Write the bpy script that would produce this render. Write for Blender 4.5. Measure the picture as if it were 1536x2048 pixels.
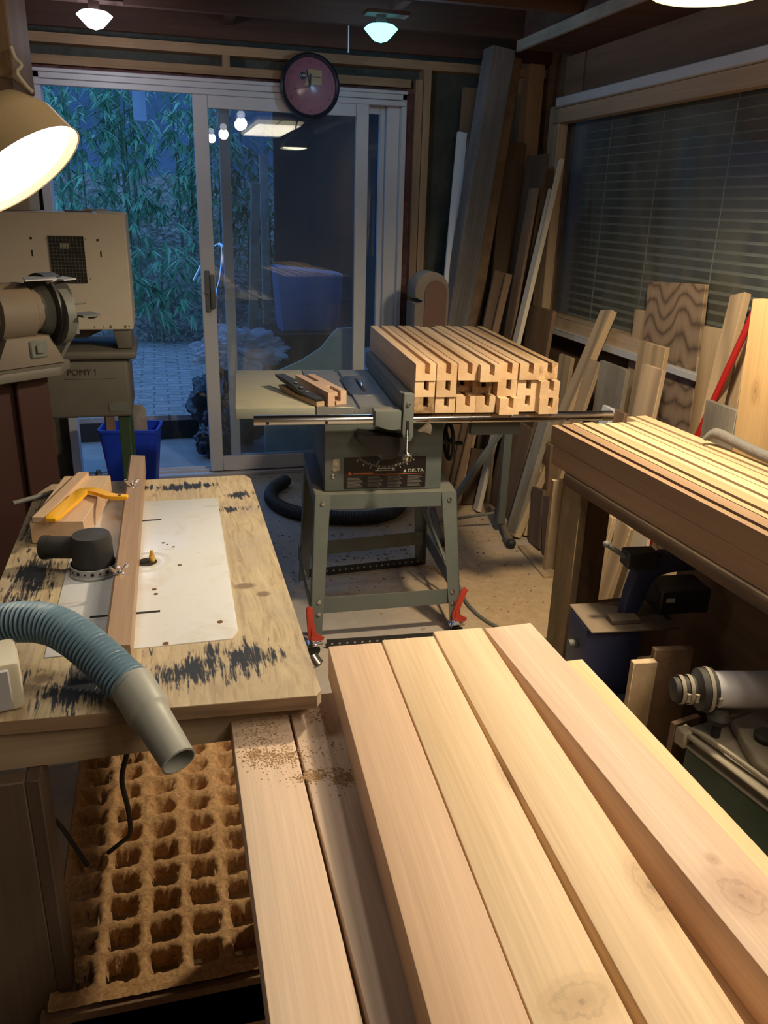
import bpy, bmesh, math, random
from mathutils import Vector, Matrix, Euler, noise as mnoise
PI = math.pi
for o in list(bpy.data.objects): bpy.data.objects.remove(o)
SC = bpy.context.scene
COL = SC.collection
# ------------------------------------------------------------------ camera
cd = bpy.data.cameras.new('camera'); cam = bpy.data.objects.new('camera', cd); COL.objects.link(cam)
cd.sensor_fit = 'VERTICAL'; cd.sensor_height = 32.0; cd.lens = 1620.0/2048*32.0
cd.clip_start = 0.02; cd.clip_end = 100
cam.matrix_world = Matrix(((0.96653, 0.06529, -0.24810, 0), (-0.25509, 0.34755, -0.90229, 0), (0.02732, 0.93539, 0.35257, 1.52), (0, 0, 0, 1)))
# columns above are the camera axes as rows of the world matrix
m3 = Matrix(((0.9665304771305655, 0.0652901199857586, -0.24810489114486764), (-0.2550932378183365, 0.3475506122241091, -0.9022948586587448), (0.027318067228832153, 0.9353853602526032, 0.35257332716470324)))
m4 = m3.to_4x4(); m4.translation = Vector((0, 0, 1.52)); cam.matrix_world = m4
SC.camera = cam
# ------------------------------------------------------------------ view, world, lights
SC.view_settings.view_transform = 'Standard'; SC.view_settings.look = 'None'
SC.view_settings.gamma = 1.0; SC.view_settings.use_curve_mapping = False
SC.view_settings.exposure = 0.0
W = bpy.data.worlds.new('world'); SC.world = W; W.use_nodes = True
wn = W.node_tree.nodes; wl = W.node_tree.links
bg = wn['Background']; bg.inputs[0].default_value = (0.17, 0.43, 1.0, 1); bg.inputs[1].default_value = 1.75
SC.cycles.use_denoising = True
SC.cycles.max_bounces = 8; SC.cycles.diffuse_bounces = 3; SC.cycles.transparent_max_bounces = 16
SC.cycles.sample_clamp_indirect = 4.0
def light(name, kind, loc, power, color, size=0.1, size_y=None, aim=None, spot=None, blend=0.3):
    l = bpy.data.lights.new(name, kind); o = bpy.data.objects.new(name, l); COL.objects.link(o)
    o.location = loc; l.energy = power; l.color = color
    if kind == 'AREA':
        l.size = size
        if size_y: l.shape = 'RECTANGLE'; l.size_y = size_y
    else: l.shadow_soft_size = size
    if kind == 'SPOT': l.spot_size = spot; l.spot_blend = blend
    if aim is not None:
        d = Vector(aim) - Vector(loc); o.rotation_euler = d.to_track_quat('-Z', 'Y').to_euler()
    return o
P_PANEL, P_BENCH, P_LEFT, P_WHITE, P_BLUE = 20.0, 112.0, 1.6, 4.5, 3.5
FIX = (1.22, -0.05, 2.27)
BENCH_LAMP = Vector((1.19, 1.80, 1.97))
LEFT_LAMP = Vector((-0.205, 1.50, 1.556))
light('fixture_light', 'AREA', (FIX[0], FIX[1], 2.235), P_PANEL, (1.0, 0.84, 0.64), 0.42, 1.5)
light('bench_lamp_light', 'SPOT', BENCH_LAMP + Vector((0, 0, -0.03)), P_BENCH, (1.0, 0.83, 0.58), 0.06, aim=(1.19, 1.80, 0.0), spot=math.radians(166), blend=0.35)
# ------------------------------------------------------------------ materials
def newmat(name):
    m = bpy.data.materials.new(name); m.use_nodes = True
    nt = m.node_tree; b = nt.nodes['Principled BSDF']; return m, nt, b
def N(nt, t, **kw):
    n = nt.nodes.new(t)
    for k, v in kw.items():
        if hasattr(n, k): setattr(n, k, v)
        else: n.inputs[k].default_value = v
    return n
def c4(c): return (c[0], c[1], c[2], 1)
def ramp(nt, fac, stops):
    r = nt.nodes.new('ShaderNodeValToRGB'); e = r.color_ramp.elements
    e[0].position, e[0].color = stops[0][0], c4(stops[0][1])
    e[1].position, e[1].color = stops[-1][0], c4(stops[-1][1])
    for p, c in stops[1:-1]:
        x = e.new(p); x.color = c4(c)
    nt.links.new(fac, r.inputs[0]); return r.outputs[0]
def mix(nt, fac, a, b, mode='MIX'):
    m = nt.nodes.new('ShaderNodeMix'); m.data_type = 'RGBA'; m.blend_type = mode
    for i, v in ((0, fac), (6, a), (7, b)):
        if hasattr(v, 'links'): nt.links.new(v, m.inputs[i])
        elif i == 0: m.inputs[0].default_value = v
        else: m.inputs[i].default_value = c4(v)
    return m.outputs[2]
def mth(nt, op, a, b=0.0, clamp=False):
    m = nt.nodes.new('ShaderNodeMath'); m.operation = op; m.use_clamp = clamp
    for i, v in ((0, a), (1, b)):
        if hasattr(v, 'links'): nt.links.new(v, m.inputs[i])
        else: m.inputs[i].default_value = v
    return m.outputs[0]
def coords(nt, scale=(1, 1, 1), rnd=True):
    tc = nt.nodes.new('ShaderNodeTexCoord'); mp = nt.nodes.new('ShaderNodeMapping')
    mp.inputs['Scale'].default_value = scale
    nt.links.new(tc.outputs['Object'], mp.inputs[0])
    if rnd:
        oi = nt.nodes.new('ShaderNodeObjectInfo'); s = mth(nt, 'MULTIPLY', oi.outputs['Random'], 37.0)
        cb = nt.nodes.new('ShaderNodeCombineXYZ')
        for i in range(3): nt.links.new(s, cb.inputs[i])
        nt.links.new(cb.outputs[0], mp.inputs['Location'])
    return mp.outputs[0]
def noise(nt, vec, scale, detail=3, rough=0.55, dist=0.0):
    n = nt.nodes.new('ShaderNodeTexNoise'); n.inputs['Scale'].default_value = scale
    n.inputs['Detail'].default_value = detail; n.inputs['Roughness'].default_value = rough; n.inputs['Distortion'].default_value = dist
    nt.links.new(vec, n.inputs[0]); return n.outputs[0]
def bump(nt, b, h, strength=0.2, dist=0.002):
    n = nt.nodes.new('ShaderNodeBump'); n.inputs['Strength'].default_value = strength; n.inputs['Distance'].default_value = dist
    nt.links.new(h, n.inputs['Height']); nt.links.new(n.outputs[0], b.inputs['Normal'])
def AX(axis, across, along):
    return tuple(along if a == axis else across for a in 'XYZ')
def blobmask(nt, x, y, rx, ry, soft=0.6, rot=0.0):
    """1 inside an ellipse at (x, y) of the object's own coordinates"""
    tc = nt.nodes.new('ShaderNodeTexCoord'); mp = nt.nodes.new('ShaderNodeMapping'); mp.vector_type = 'TEXTURE'
    mp.inputs['Location'].default_value = (x, y, 0); mp.inputs['Rotation'].default_value = (0, 0, rot); mp.inputs['Scale'].default_value = (rx, ry, 1000)
    nt.links.new(tc.outputs['Object'], mp.inputs[0])
    ln = nt.nodes.new('ShaderNodeVectorMath'); ln.operation = 'LENGTH'; nt.links.new(mp.outputs[0], ln.inputs[0])
    mr = nt.nodes.new('ShaderNodeMapRange'); mr.inputs[1].default_value = 1 - soft; mr.inputs[2].default_value = 1 + soft * 0.3
    mr.inputs[3].default_value = 1; mr.inputs[4].default_value = 0; nt.links.new(ln.outputs['Value'], mr.inputs[0]); return mr.outputs[0], ln.outputs['Value']
def wood(name, c1, c2, c3=None, axis='Y', band=9, fine=140, fine_amt=0.22, rough=0.62, dirt=0.0, dirtc=(0.05, 0.04, 0.035), knots=(), spec=0.3, vary=0.12, wave=0.0):
    m, nt, b = newmat(name)
    c3 = c3 or tuple((a + d) / 2 for a, d in zip(c1, c2))
    v = coords(nt, AX(axis, 1, 0.06))
    col = ramp(nt, noise(nt, v, band, 3, 0.5, 0.4), [(0.32, c1), (0.5, c3), (0.68, c2)])
    fv = coords(nt, AX(axis, 1, 0.022))
    f = noise(nt, fv, fine, 2, 0.6)
    g = mth(nt, 'MULTIPLY', mth(nt, 'SUBTRACT', f, 0.5), 2 * fine_amt)
    g2 = mth(nt, 'ADD', 1.0, g)
    cb = nt.nodes.new('ShaderNodeCombineColor')
    for i in range(3): nt.links.new(g2, cb.inputs[i])
    col = mix(nt, 1.0, col, cb.outputs[0], 'MULTIPLY')
    if wave:
        wv = coords(nt, AX(axis, 1, 0.35)); w = nt.nodes.new('ShaderNodeTexWave'); w.inputs['Scale'].default_value = wave
        w.inputs['Distortion'].default_value = 9; w.inputs['Detail'].default_value = 1.5; w.inputs['Detail Scale'].default_value = 0.7; nt.links.new(wv, w.inputs[0])
        col = mix(nt, mth(nt, 'MULTIPLY', mth(nt, 'POWER', w.outputs[1], 3), 0.5), col, tuple(x * 0.45 for x in c1))
    for (kx, ky, rx, ry, kr) in knots:
        k, ln = blobmask(nt, kx, ky, rx, ry, 0.75, kr)
        rg = mth(nt, 'ADD', ln, mth(nt, 'MULTIPLY', mth(nt, 'SUBTRACT', noise(nt, coords(nt, (1, 1, 1)), 38, 4, 0.65), 0.5), 1.1))
        kt = lambda q: (c1[0] * q, c1[1] * q * .95, c1[2] * q * .92)
        kc = ramp(nt, rg, [(0.0, kt(.42)), (0.12, kt(.72)), (0.42, kt(.82)), (0.55, kt(.55)), (0.66, kt(.84)), (0.84, kt(.72)), (1.0, kt(1.0))])
        col = mix(nt, mth(nt, 'MULTIPLY', k, 0.85), col, kc)
    if vary:
        oi = nt.nodes.new('ShaderNodeObjectInfo'); vv = mth(nt, 'ADD', 1 - vary, mth(nt, 'MULTIPLY', oi.outputs['Random'], 2 * vary))
        cb2 = nt.nodes.new('ShaderNodeCombineColor')
        for i in range(3): nt.links.new(vv, cb2.inputs[i])
        col = mix(nt, 1.0, col, cb2.outputs[0], 'MULTIPLY')
    if dirt:
        dn = noise(nt, coords(nt, AX(axis, 1, 0.4)), 7, 5, 0.65)
        col = mix(nt, mth(nt, 'MULTIPLY', ramp(nt, dn, [(0.42, (0, 0, 0)), (0.65, (1, 1, 1))]), dirt), col, dirtc)
    nt.links.new(col, b.inputs['Base Color']); b.inputs['Roughness'].default_value = rough
    b.inputs['Specular IOR Level'].default_value = spec
    bump(nt, b, f, 0.12, 0.001)
    return m
def plain(name, c, rough=0.5, metal=0.0, spec=0.5, dust=0.0, dustc=(0.30, 0.24, 0.16), dscale=9, var=0.12, clear=0, bumpy=0.0):
    m, nt, b = newmat(name)
    v = coords(nt)
    n = noise(nt, v, dscale, 5, 0.6)
    col = mix(nt, n, tuple(x * (1 - var) for x in c), tuple(min(1, x * (1 + var)) for x in c))
    if dust:
        ge = nt.nodes.new('ShaderNodeNewGeometry'); sp = nt.nodes.new('ShaderNodeSeparateXYZ'); nt.links.new(ge.outputs['Normal'], sp.inputs[0])
        up = mth(nt, 'MAXIMUM', sp.outputs[2], 0.0); up = mth(nt, 'ADD', mth(nt, 'MULTIPLY', up, 0.75), 0.25)
        d = mth(nt, 'MULTIPLY', mth(nt, 'MULTIPLY', up, dust), ramp(nt, n, [(0.3, (0.45,) * 3), (0.6, (1, 1, 1))]))
        col = mix(nt, d, col, dustc)
        nt.links.new(mth(nt, 'ADD', mth(nt, 'MULTIPLY', d, 0.5), rough, True), b.inputs['Roughness'])
    else: b.inputs['Roughness'].default_value = rough
    nt.links.new(col, b.inputs['Base Color']); b.inputs['Metallic'].default_value = metal; b.inputs['Specular IOR Level'].default_value = spec
    if bumpy: bump(nt, b, noise(nt, v, 60, 4), bumpy, 0.003)
    return m
def emis(name, c, s):
    m, nt, b = newmat(name); nt.nodes.remove(b)
    e = nt.nodes.new('ShaderNodeEmission'); e.inputs[0].default_value = c4(c); e.inputs[1].default_value = s
    nt.links.new(e.outputs[0], nt.nodes['Material Output'].inputs[0]); return m
def pane_glass(name, tint=(0.9, 0.95, 0.95), haze=0.04, hazec=(0.5, 0.5, 0.5), refl=1.0, grough=0.0):
    m, nt, b = newmat(name); nt.nodes.remove(b)
    tr = nt.nodes.new('ShaderNodeBsdfTransparent'); tr.inputs[0].default_value = c4(tint)
    gl = nt.nodes.new('ShaderNodeBsdfGlossy'); gl.inputs['Roughness'].default_value = grough
    fr = nt.nodes.new('ShaderNodeFresnel'); fr.inputs[0].default_value = 1.5
    f = mth(nt, 'MULTIPLY', fr.outputs[0], refl, True)
    m1 = nt.nodes.new('ShaderNodeMixShader'); nt.links.new(f, m1.inputs[0]); nt.links.new(tr.outputs[0], m1.inputs[1]); nt.links.new(gl.outputs[0], m1.inputs[2])
    df = nt.nodes.new('ShaderNodeBsdfDiffuse'); df.inputs[0].default_value = c4(hazec)
    v = coords(nt, (1, 1, 0.3), False); hz = mth(nt, 'MULTIPLY', ramp(nt, noise(nt, v, 5, 5, 0.65), [(0.35, (0.35,) * 3), (0.75, (1, 1, 1))]), haze)
    m2 = nt.nodes.new('ShaderNodeMixShader'); nt.links.new(hz, m2.inputs[0]); nt.links.new(m1.outputs[0], m2.inputs[1]); nt.links.new(df.outputs[0], m2.inputs[2])
    nt.links.new(m2.outputs[0], nt.nodes['Material Output'].inputs[0]); return m
# ------------------------------------------------------------------ mesh building
class MB:
    def __init__(s): s.bm = bmesh.new(); s.M = Matrix()
    def _add(s, vs, fs, smooth=False):
        bv = [s.bm.verts.new(s.M @ Vector(v)) for v in vs]; out = []
        for f in fs:
            try: fc = s.bm.faces.new([bv[i] for i in f]); fc.smooth = smooth; out.append(fc)
            except ValueError: pass
        return bv, out
    def box(s, a, b, bev=0.0, seg=1, M=None):
        x0, x1 = sorted((a[0], b[0])); y0, y1 = sorted((a[1], b[1])); z0, z1 = sorted((a[2], b[2]))
        vs = [(x0, y0, z0), (x1, y0, z0), (x1, y1, z0), (x0, y1, z0), (x0, y0, z1), (x1, y0, z1), (x1, y1, z1), (x0, y1, z1)]
        if M is not None: vs = [M @ Vector(v) for v in vs]
        bv, fs = s._add(vs, [(0, 3, 2, 1), (4, 5, 6, 7), (0, 1, 5, 4), (1, 2, 6, 5), (2, 3, 7, 6), (3, 0, 4, 7)])
        if bev:
            es = list({e for f in fs for e in f.edges})
            bmesh.ops.bevel(s.bm, geom=es, offset=bev, segments=seg, affect='EDGES', profile=0.5)
        return s
    def prism(s, poly, z0, z1, bev=0.0, M=None, bev_all=True):
        """poly in xy, extruded along z; M optionally places it"""
        n = len(poly); ar = sum(poly[i][0] * poly[(i + 1) % n][1] - poly[(i + 1) % n][0] * poly[i][1] for i in range(n))
        if ar < 0: poly = poly[::-1]
        vs = [(x, y, z0) for x, y in poly] + [(x, y, z1) for x, y in poly]
        if M is not None: vs = [M @ Vector(v) for v in vs]
        fs = [tuple(range(n))[::-1], tuple(range(n, 2 * n))] + [(i, (i + 1) % n, n + (i + 1) % n, n + i) for i in range(n)]
        bv, ff = s._add(vs, fs)
        if bev:
            es = list({e for f in ff[:2] for e in f.edges})
            bmesh.ops.bevel(s.bm, geom=es, offset=bev, segments=2, affect='EDGES', profile=0.5)
        return s
    def cyl(s, p0, p1, r0, r1=None, n=20, caps=True):
        r1 = r0 if r1 is None else r1
        p0, p1 = Vector(p0), Vector(p1); d = (p1 - p0).normalized(); u = d.orthogonal().normalized(); w = d.cross(u)
        vs = []
        for p, r in ((p0, r0), (p1, r1)):
            for i in range(n):
                a = 2 * PI * i / n; vs.append(p + u * (r * math.cos(a)) + w * (r * math.sin(a)))
        s._add(vs, [(i, (i + 1) % n, n + (i + 1) % n, n + i) for i in range(n)], True)
        if caps: s._add(vs, [tuple(range(n))[::-1], tuple(range(n, 2 * n))])
        return s
    def lathe(s, prof, p0=(0, 0, 0), d=(0, 0, 1), n=32, cap=False):
        """prof: list of (radius, distance along d)"""
        p0 = Vector(p0); d = Vector(d).normalized(); u = d.orthogonal().normalized(); w = d.cross(u)
        vs = []
        for r, h in prof:
            for i in range(n):
                a = 2 * PI * i / n; vs.append(p0 + d * h + u * (r * math.cos(a)) + w * (r * math.sin(a)))
        fs = [(k * n + i, k * n + (i + 1) % n, (k + 1) * n + (i + 1) % n, (k + 1) * n + i) for k in range(len(prof) - 1) for i in range(n)]
        if cap: fs += [tuple(range(n))[::-1], tuple(range((len(prof) - 1) * n, len(prof) * n))]
        s._add(vs, fs, True); return s
    def tube(s, pts, r, n=12, caps=True, rf=None):
        pts = [Vector(p) for p in pts]; vs = []; t0 = (pts[1] - pts[0]).normalized(); u = t0.orthogonal().normalized()
        for k, p in enumerate(pts):
            t = (pts[min(k + 1, len(pts) - 1)] - pts[max(k - 1, 0)]).normalized()
            u = (u - t * u.dot(t)).normalized(); w = t.cross(u); rr = rf(k) if rf else r
            for i in range(n):
                a = 2 * PI * i / n; vs.append(p + u * (rr * math.cos(a)) + w * (rr * math.sin(a)))
        m = len(pts)
        fs = [(k * n + i, k * n + (i + 1) % n, (k + 1) * n + (i + 1) % n, (k + 1) * n + i) for k in range(m - 1) for i in range(n)]
        s._add(vs, fs, True)
        if caps: s._add(vs[:n], [tuple(range(n))[::-1]]); s._add(vs[-n:], [tuple(range(n))])
        return s
    def ball(s, c, r, sc=(1, 1, 1), sub=3):
        g = bmesh.ops.create_icosphere(s.bm, subdivisions=sub, radius=1.0)
        for v in g['verts']: v.co = s.M @ (Vector(c) + Vector((v.co.x * r * sc[0], v.co.y * r * sc[1], v.co.z * r * sc[2])))
        for v in g['verts']:
            for f in v.link_faces: f.smooth = True
        return s
    def build(s, name, mat, parent=None, **k):
        me = bpy.data.meshes.new(name); bmesh.ops.recalc_face_normals(s.bm, faces=s.bm.faces) if k.pop('fix', True) else None
        s.bm.to_mesh(me); s.bm.free()
        for mm in (mat if isinstance(mat, (list, tuple)) else [mat]): me.materials.append(mm)
        me.set_sharp_from_angle(angle=math.radians(38))
        o = bpy.data.objects.new(name, me); COL.objects.link(o)
        if parent is not None: o.parent = parent
        if 'loc' in k: o.location = k['loc']
        if 'rot' in k: o.rotation_euler = k['rot']
        if 'mat4' in k: o.matrix_world = k['mat4']
        return o
def tag(o, label, cat, group=None, kind=None):
    o['label'] = label; o['category'] = cat
    if group: o['group'] = group
    if kind: o['kind'] = kind
    return o
def struct(o, label=None):
    o['kind'] = 'structure'
    if label: o['label'] = label
    return o
def thing(name, label, cat, loc=(0, 0, 0), rz=0.0, group=None):
    o = bpy.data.objects.new(name, None); COL.objects.link(o); o.location = loc; o.rotation_euler = (0, 0, rz)
    o.empty_display_size = 0.05
    return tag(o, label, cat, group)
def smooth_path(pts, k=6):
    P = [Vector(p) if len(p) == 3 else Vector((p[0], p[1], 0)) for p in pts]; P = [2 * P[0] - P[1]] + P + [2 * P[-1] - P[-2]]; out = []
    for i in range(1, len(P) - 2):
        for j in range(k):
            t = j / k; a, b, c, d = P[i - 1], P[i], P[i + 1], P[i + 2]
            out.append(0.5 * ((2 * b) + (c - a) * t + (2 * a - 5 * b + 4 * c - d) * t * t + (3 * b - a - 3 * c + d) * t ** 3))
    out.append(P[-2]); return out
def text_mesh(name, txt, size, mat, parent, loc, rot, ext=0.0006, align='CENTER'):
    cu = bpy.data.curves.new(name, 'FONT'); cu.body = txt; cu.size = size; cu.extrude = ext; cu.align_x = align; cu.align_y = 'CENTER'
    t = bpy.data.objects.new(name + '_tmp', cu); COL.objects.link(t)
    bpy.context.view_layer.update(); dg = bpy.context.evaluated_depsgraph_get()
    me = bpy.data.meshes.new_from_object(t.evaluated_get(dg)); bpy.data.objects.remove(t)
    me.materials.clear(); me.materials.append(mat)
    o = bpy.data.objects.new(name, me); COL.objects.link(o); o.parent = parent; o.location = loc; o.rotation_euler = rot
    return o
# ------------------------------------------------------------------ palette
M = {}
M['cedar'] = wood('cedar_pale', (0.62, 0.40, 0.24), (0.76, 0.54, 0.34), (0.70, 0.47, 0.30), fine=210, fine_amt=0.14, band=10, rough=0.55)
M['cedar_end'] = wood('cedar_cut', (0.60, 0.36, 0.18), (0.74, 0.49, 0.28), fine=120, fine_amt=0.2, axis='X')
M['pine'] = wood('pine', (0.44, 0.30, 0.17), (0.56, 0.41, 0.25), wave=3.0, rough=0.7)
M['pinek'] = wood('pine_figured', (0.42, 0.27, 0.17), (0.55, 0.40, 0.25), wave=2.6, rough=0.7)
M['honey'] = wood('honey_board', (0.60, 0.38, 0.17), (0.70, 0.46, 0.22), rough=0.6, wave=0.8, knots=[(-0.035, 1.02, 0.026, 0.05, 0)])
M['brown'] = wood('brown_board', (0.15, 0.09, 0.055), (0.24, 0.15, 0.09), rough=0.7)
M['dark'] = wood('dark_board', (0.085, 0.055, 0.037), (0.15, 0.095, 0.06), rough=0.7)
M['greyw'] = wood('weathered_board', (0.26, 0.22, 0.17), (0.38, 0.33, 0.26), rough=0.8, dirt=0.4)
M['greypost'] = wood('rough_grey_post', (0.13, 0.115, 0.105), (0.23, 0.205, 0.185), rough=0.85, dirt=0.6, dirtc=(0.10, 0.09, 0.085), fine_amt=0.5, axis='Z')
M['white'] = wood('white_painted_wood', (0.66, 0.68, 0.72), (0.76, 0.78, 0.80), fine_amt=0.05, rough=0.5)
M['cream'] = plain('cream_panel', (0.62, 0.54, 0.42), 0.6)
M['stud'] = wood('framing_stud', (0.30, 0.18, 0.09), (0.42, 0.27, 0.15), axis='X', rough=0.75, dirt=0.25)
M['studz'] = wood('framing_stud_upright', (0.32, 0.20, 0.11), (0.44, 0.29, 0.17), axis='Z', rough=0.75, dirt=0.2)
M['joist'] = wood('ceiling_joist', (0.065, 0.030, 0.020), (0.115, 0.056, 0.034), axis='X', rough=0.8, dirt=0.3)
M['casing'] = wood('window_casing_wood', (0.42, 0.29, 0.18), (0.55, 0.41, 0.27), axis='Z', rough=0.7)
M['casingy'] = wood('window_sill_wood', (0.42, 0.29, 0.18), (0.55, 0.41, 0.27), axis='Y', rough=0.7)
M['steel'] = plain('bare_steel', (0.62, 0.60, 0.56), 0.28, 1.0)
M['chrome'] = plain('bright_zinc', (0.80, 0.80, 0.80), 0.16, 1.0)
M['black'] = plain('black_plastic', (0.018, 0.018, 0.02), 0.42, dust=0.25, dustc=(0.2, 0.18, 0.15))
M['rubber'] = plain('black_rubber', (0.012, 0.012, 0.013), 0.6, dust=0.12)
M['sawgrey'] = plain('grey_green_enamel', (0.105, 0.130, 0.130), 0.42, dust=0.42, dustc=(0.34, 0.28, 0.18))
M['sawdark'] = plain('grey_green_enamel_worn', (0.10, 0.115, 0.108), 0.5, dust=0.35)
M['cast'] = plain('cast_iron_table', (0.33, 0.33, 0.33), 0.32, 0.6, dust=0.5, dustc=(0.42, 0.36, 0.25), dscale=14, var=0.3)
M['wing'] = plain('painted_wing', (0.22, 0.25, 0.22), 0.5, dust=1.3, dustc=(0.47, 0.42, 0.29), dscale=7, var=0.2)
M['red'] = plain('red_plastic', (0.55, 0.05, 0.025), 0.45, dust=0.15)
M['redpole'] = plain('red_pole_paint', (0.42, 0.015, 0.012), 0.4)
M['yellow'] = plain('yellow_plastic', (0.95, 0.48, 0.015), 0.4, var=0.05)
M['blue'] = plain('blue_enamel', (0.018, 0.030, 0.10), 0.4, dust=0.5, dustc=(0.12, 0.09, 0.06))
M['bluebin'] = plain('blue_bin_plastic', (0.012, 0.055, 0.62), 0.42, var=0.06)
M['green'] = plain('dark_green_enamel', (0.012, 0.045, 0.022), 0.45, dust=0.2)
M['machgrey'] = plain('machine_grey', (0.10, 0.092, 0.078), 0.5, dust=0.4, dustc=(0.2, 0.17, 0.12))
M['machcream'] = plain('machine_cream', (0.50, 0.44, 0.36), 0.5, dust=0.2, var=0.06)
M['darkred'] = plain('dark_red_enamel', (0.032, 0.008, 0.006), 0.5, dust=0.06, dustc=(0.1, 0.07, 0.05))
M['motor'] = plain('dusty_motor_paint', (0.13, 0.11, 0.09), 0.55, dust=0.8, dustc=(0.22, 0.155, 0.09))
M['alu'] = plain('white_aluminium_frame', (0.58, 0.57, 0.58), 0.42, dust=0.3, dustc=(0.42, 0.36, 0.29), var=0.1)
M['pvc'] = plain('white_pvc', (0.62, 0.60, 0.62), 0.35, dust=0.25)
M['castcream'] = plain('cream_casting', (0.27, 0.23, 0.165), 0.5, dust=0.35)
M['hoseblue'] = plain('grey_blue_hose', (0.13, 0.23, 0.32), 0.4, dust=0.2, dustc=(0.24, 0.27, 0.27))
M['cuff'] = plain('grey_cuff_plastic', (0.33, 0.34, 0.31), 0.35, dust=0.25, dustc=(0.36, 0.32, 0.25))
M['deephose'] = plain('dark_blue_hose', (0.018, 0.028, 0.04), 0.5, dust=0.2)
M['shade'] = plain('cream_lamp_shade', (0.62, 0.46, 0.25), 0.45, var=0.2)
M['lightgrey'] = plain('light_grey_plastic', (0.42, 0.42, 0.42), 0.4)
M['ply_edge'] = wood('plywood_edge', (0.20, 0.13, 0.08), (0.33, 0.23, 0.14), axis='X', fine=60, fine_amt=0.8)
# ------------------------------------------------------------------ special surface materials
def floor_mat():
    m, nt, b = newmat('dusty_concrete'); v = coords(nt, (1, 1, 1), False)
    base = ramp(nt, noise(nt, v, 2.2, 5, 0.6), [(0.35, (0.36, 0.34, 0.33)), (0.65, (0.48, 0.455, 0.43))])
    dust = ramp(nt, noise(nt, v, 1.1, 6, 0.62, 0.6), [(0.38, (0, 0, 0)), (0.56, (1, 1, 1))])
    dcol = ramp(nt, noise(nt, v, 26, 4, 0.7), [(0.3, (0.50, 0.33, 0.17)), (0.7, (0.64, 0.45, 0.26))])
    sp = nt.nodes.new('ShaderNodeSeparateXYZ'); tc = nt.nodes.new('ShaderNodeTexCoord'); nt.links.new(tc.outputs['Object'], sp.inputs[0])
    far = nt.nodes.new('ShaderNodeMapRange'); nt.links.new(sp.outputs[0], far.inputs[0]); far.inputs[1].default_value = 0.55; far.inputs[2].default_value = 1.25; far.inputs[3].default_value = 0.35; far.inputs[4].default_value = 1.0
    f = mth(nt, 'MULTIPLY', mth(nt, 'ADD', mth(nt, 'MULTIPLY', dust, 0.6), 0.4), far.outputs[0])
    col = mix(nt, f, base, dcol)
    chip = ramp(nt, noise(nt, v, 60, 2, 0.5, 1.5), [(0.30, (1, 1, 1)), (0.36, (0, 0, 0))])
    col = mix(nt, mth(nt, 'MULTIPLY', chip, 0.45), col, (0.11, 0.08, 0.05))
    nt.links.new(col, b.inputs['Base Color']); b.inputs['Roughness'].default_value = 0.75; bump(nt, b, noise(nt, v, 40, 5), 0.25, 0.003); return m
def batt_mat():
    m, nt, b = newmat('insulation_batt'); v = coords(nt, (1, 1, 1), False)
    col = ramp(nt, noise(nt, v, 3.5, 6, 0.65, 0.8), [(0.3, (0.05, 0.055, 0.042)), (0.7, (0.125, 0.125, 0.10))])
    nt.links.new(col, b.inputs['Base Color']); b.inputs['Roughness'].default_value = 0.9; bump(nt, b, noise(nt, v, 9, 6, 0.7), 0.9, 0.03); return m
def pink_mat():
    m, nt, b = newmat('pink_insulation'); v = coords(nt, (1, 1, 1), False)
    col = ramp(nt, noise(nt, v, 14, 6, 0.7, 0.8), [(0.3, (0.09, 0.03, 0.028)), (0.7, (0.28, 0.12, 0.11))])
    nt.links.new(col, b.inputs['Base Color']); b.inputs['Roughness'].default_value = 0.95; bump(nt, b, noise(nt, v, 40, 6, 0.7), 1, 0.02); return m
def brick_mat():
    m, nt, b = newmat('brick_paving'); v = coords(nt, (1, 1, 1), False)
    br = nt.nodes.new('ShaderNodeTexBrick'); nt.links.new(v, br.inputs[0]); br.inputs['Scale'].default_value = 2.5; br.inputs['Mortar Size'].default_value = 0.02
    br.inputs['Color1'].default_value = (0.30, 0.27, 0.27, 1); br.inputs['Color2'].default_value = (0.40, 0.36, 0.35, 1); br.inputs['Mortar'].default_value = (0.15, 0.15, 0.14, 1)
    n = noise(nt, v, 5, 6, 0.7)
    col = mix(nt, ramp(nt, n, [(0.4, (0, 0, 0)), (0.7, (0.8,) * 3)]), br.outputs[0], (0.22, 0.22, 0.19))
    lf = ramp(nt, noise(nt, v, 22, 3, 0.6, 1.2), [(0.62, (0, 0, 0)), (0.68, (1, 1, 1))])
    col = mix(nt, lf, col, (0.50, 0.47, 0.42))
    nt.links.new(col, b.inputs['Base Color']); b.inputs['Roughness'].default_value = 0.7; bump(nt, b, n, 0.4, 0.01); return m
def litter_mat():
    m, nt, b = newmat('leaf_litter'); v = coords(nt, (1, 1, 1), False)
    vo = nt.nodes.new('ShaderNodeTexVoronoi'); vo.inputs['Scale'].default_value = 16; nt.links.new(v, vo.inputs[0])
    col = ramp(nt, noise(nt, v, 12, 6, 0.75, 1), [(0.3, (0.05, 0.04, 0.03)), (0.5, (0.22, 0.19, 0.15)), (0.7, (0.5, 0.46, 0.4))])
    nt.links.new(col, b.inputs['Base Color']); b.inputs['Roughness'].default_value = 0.9; bump(nt, b, vo.outputs[0], 1.0, 0.05); return m
def sawdust_mat():
    m, nt, b = newmat('sawdust'); v = coords(nt, (1, 1, 1), False)
    col = ramp(nt, noise(nt, v, 120, 5, 0.75), [(0.3, (0.40, 0.21, 0.09)), (0.5, (0.62, 0.36, 0.16)), (0.72, (0.80, 0.52, 0.28))])
    nt.links.new(col, b.inputs['Base Color']); b.inputs['Roughness'].default_value = 0.95; bump(nt, b, noise(nt, v, 260, 5, 0.8), 0.9, 0.004); return m
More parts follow.
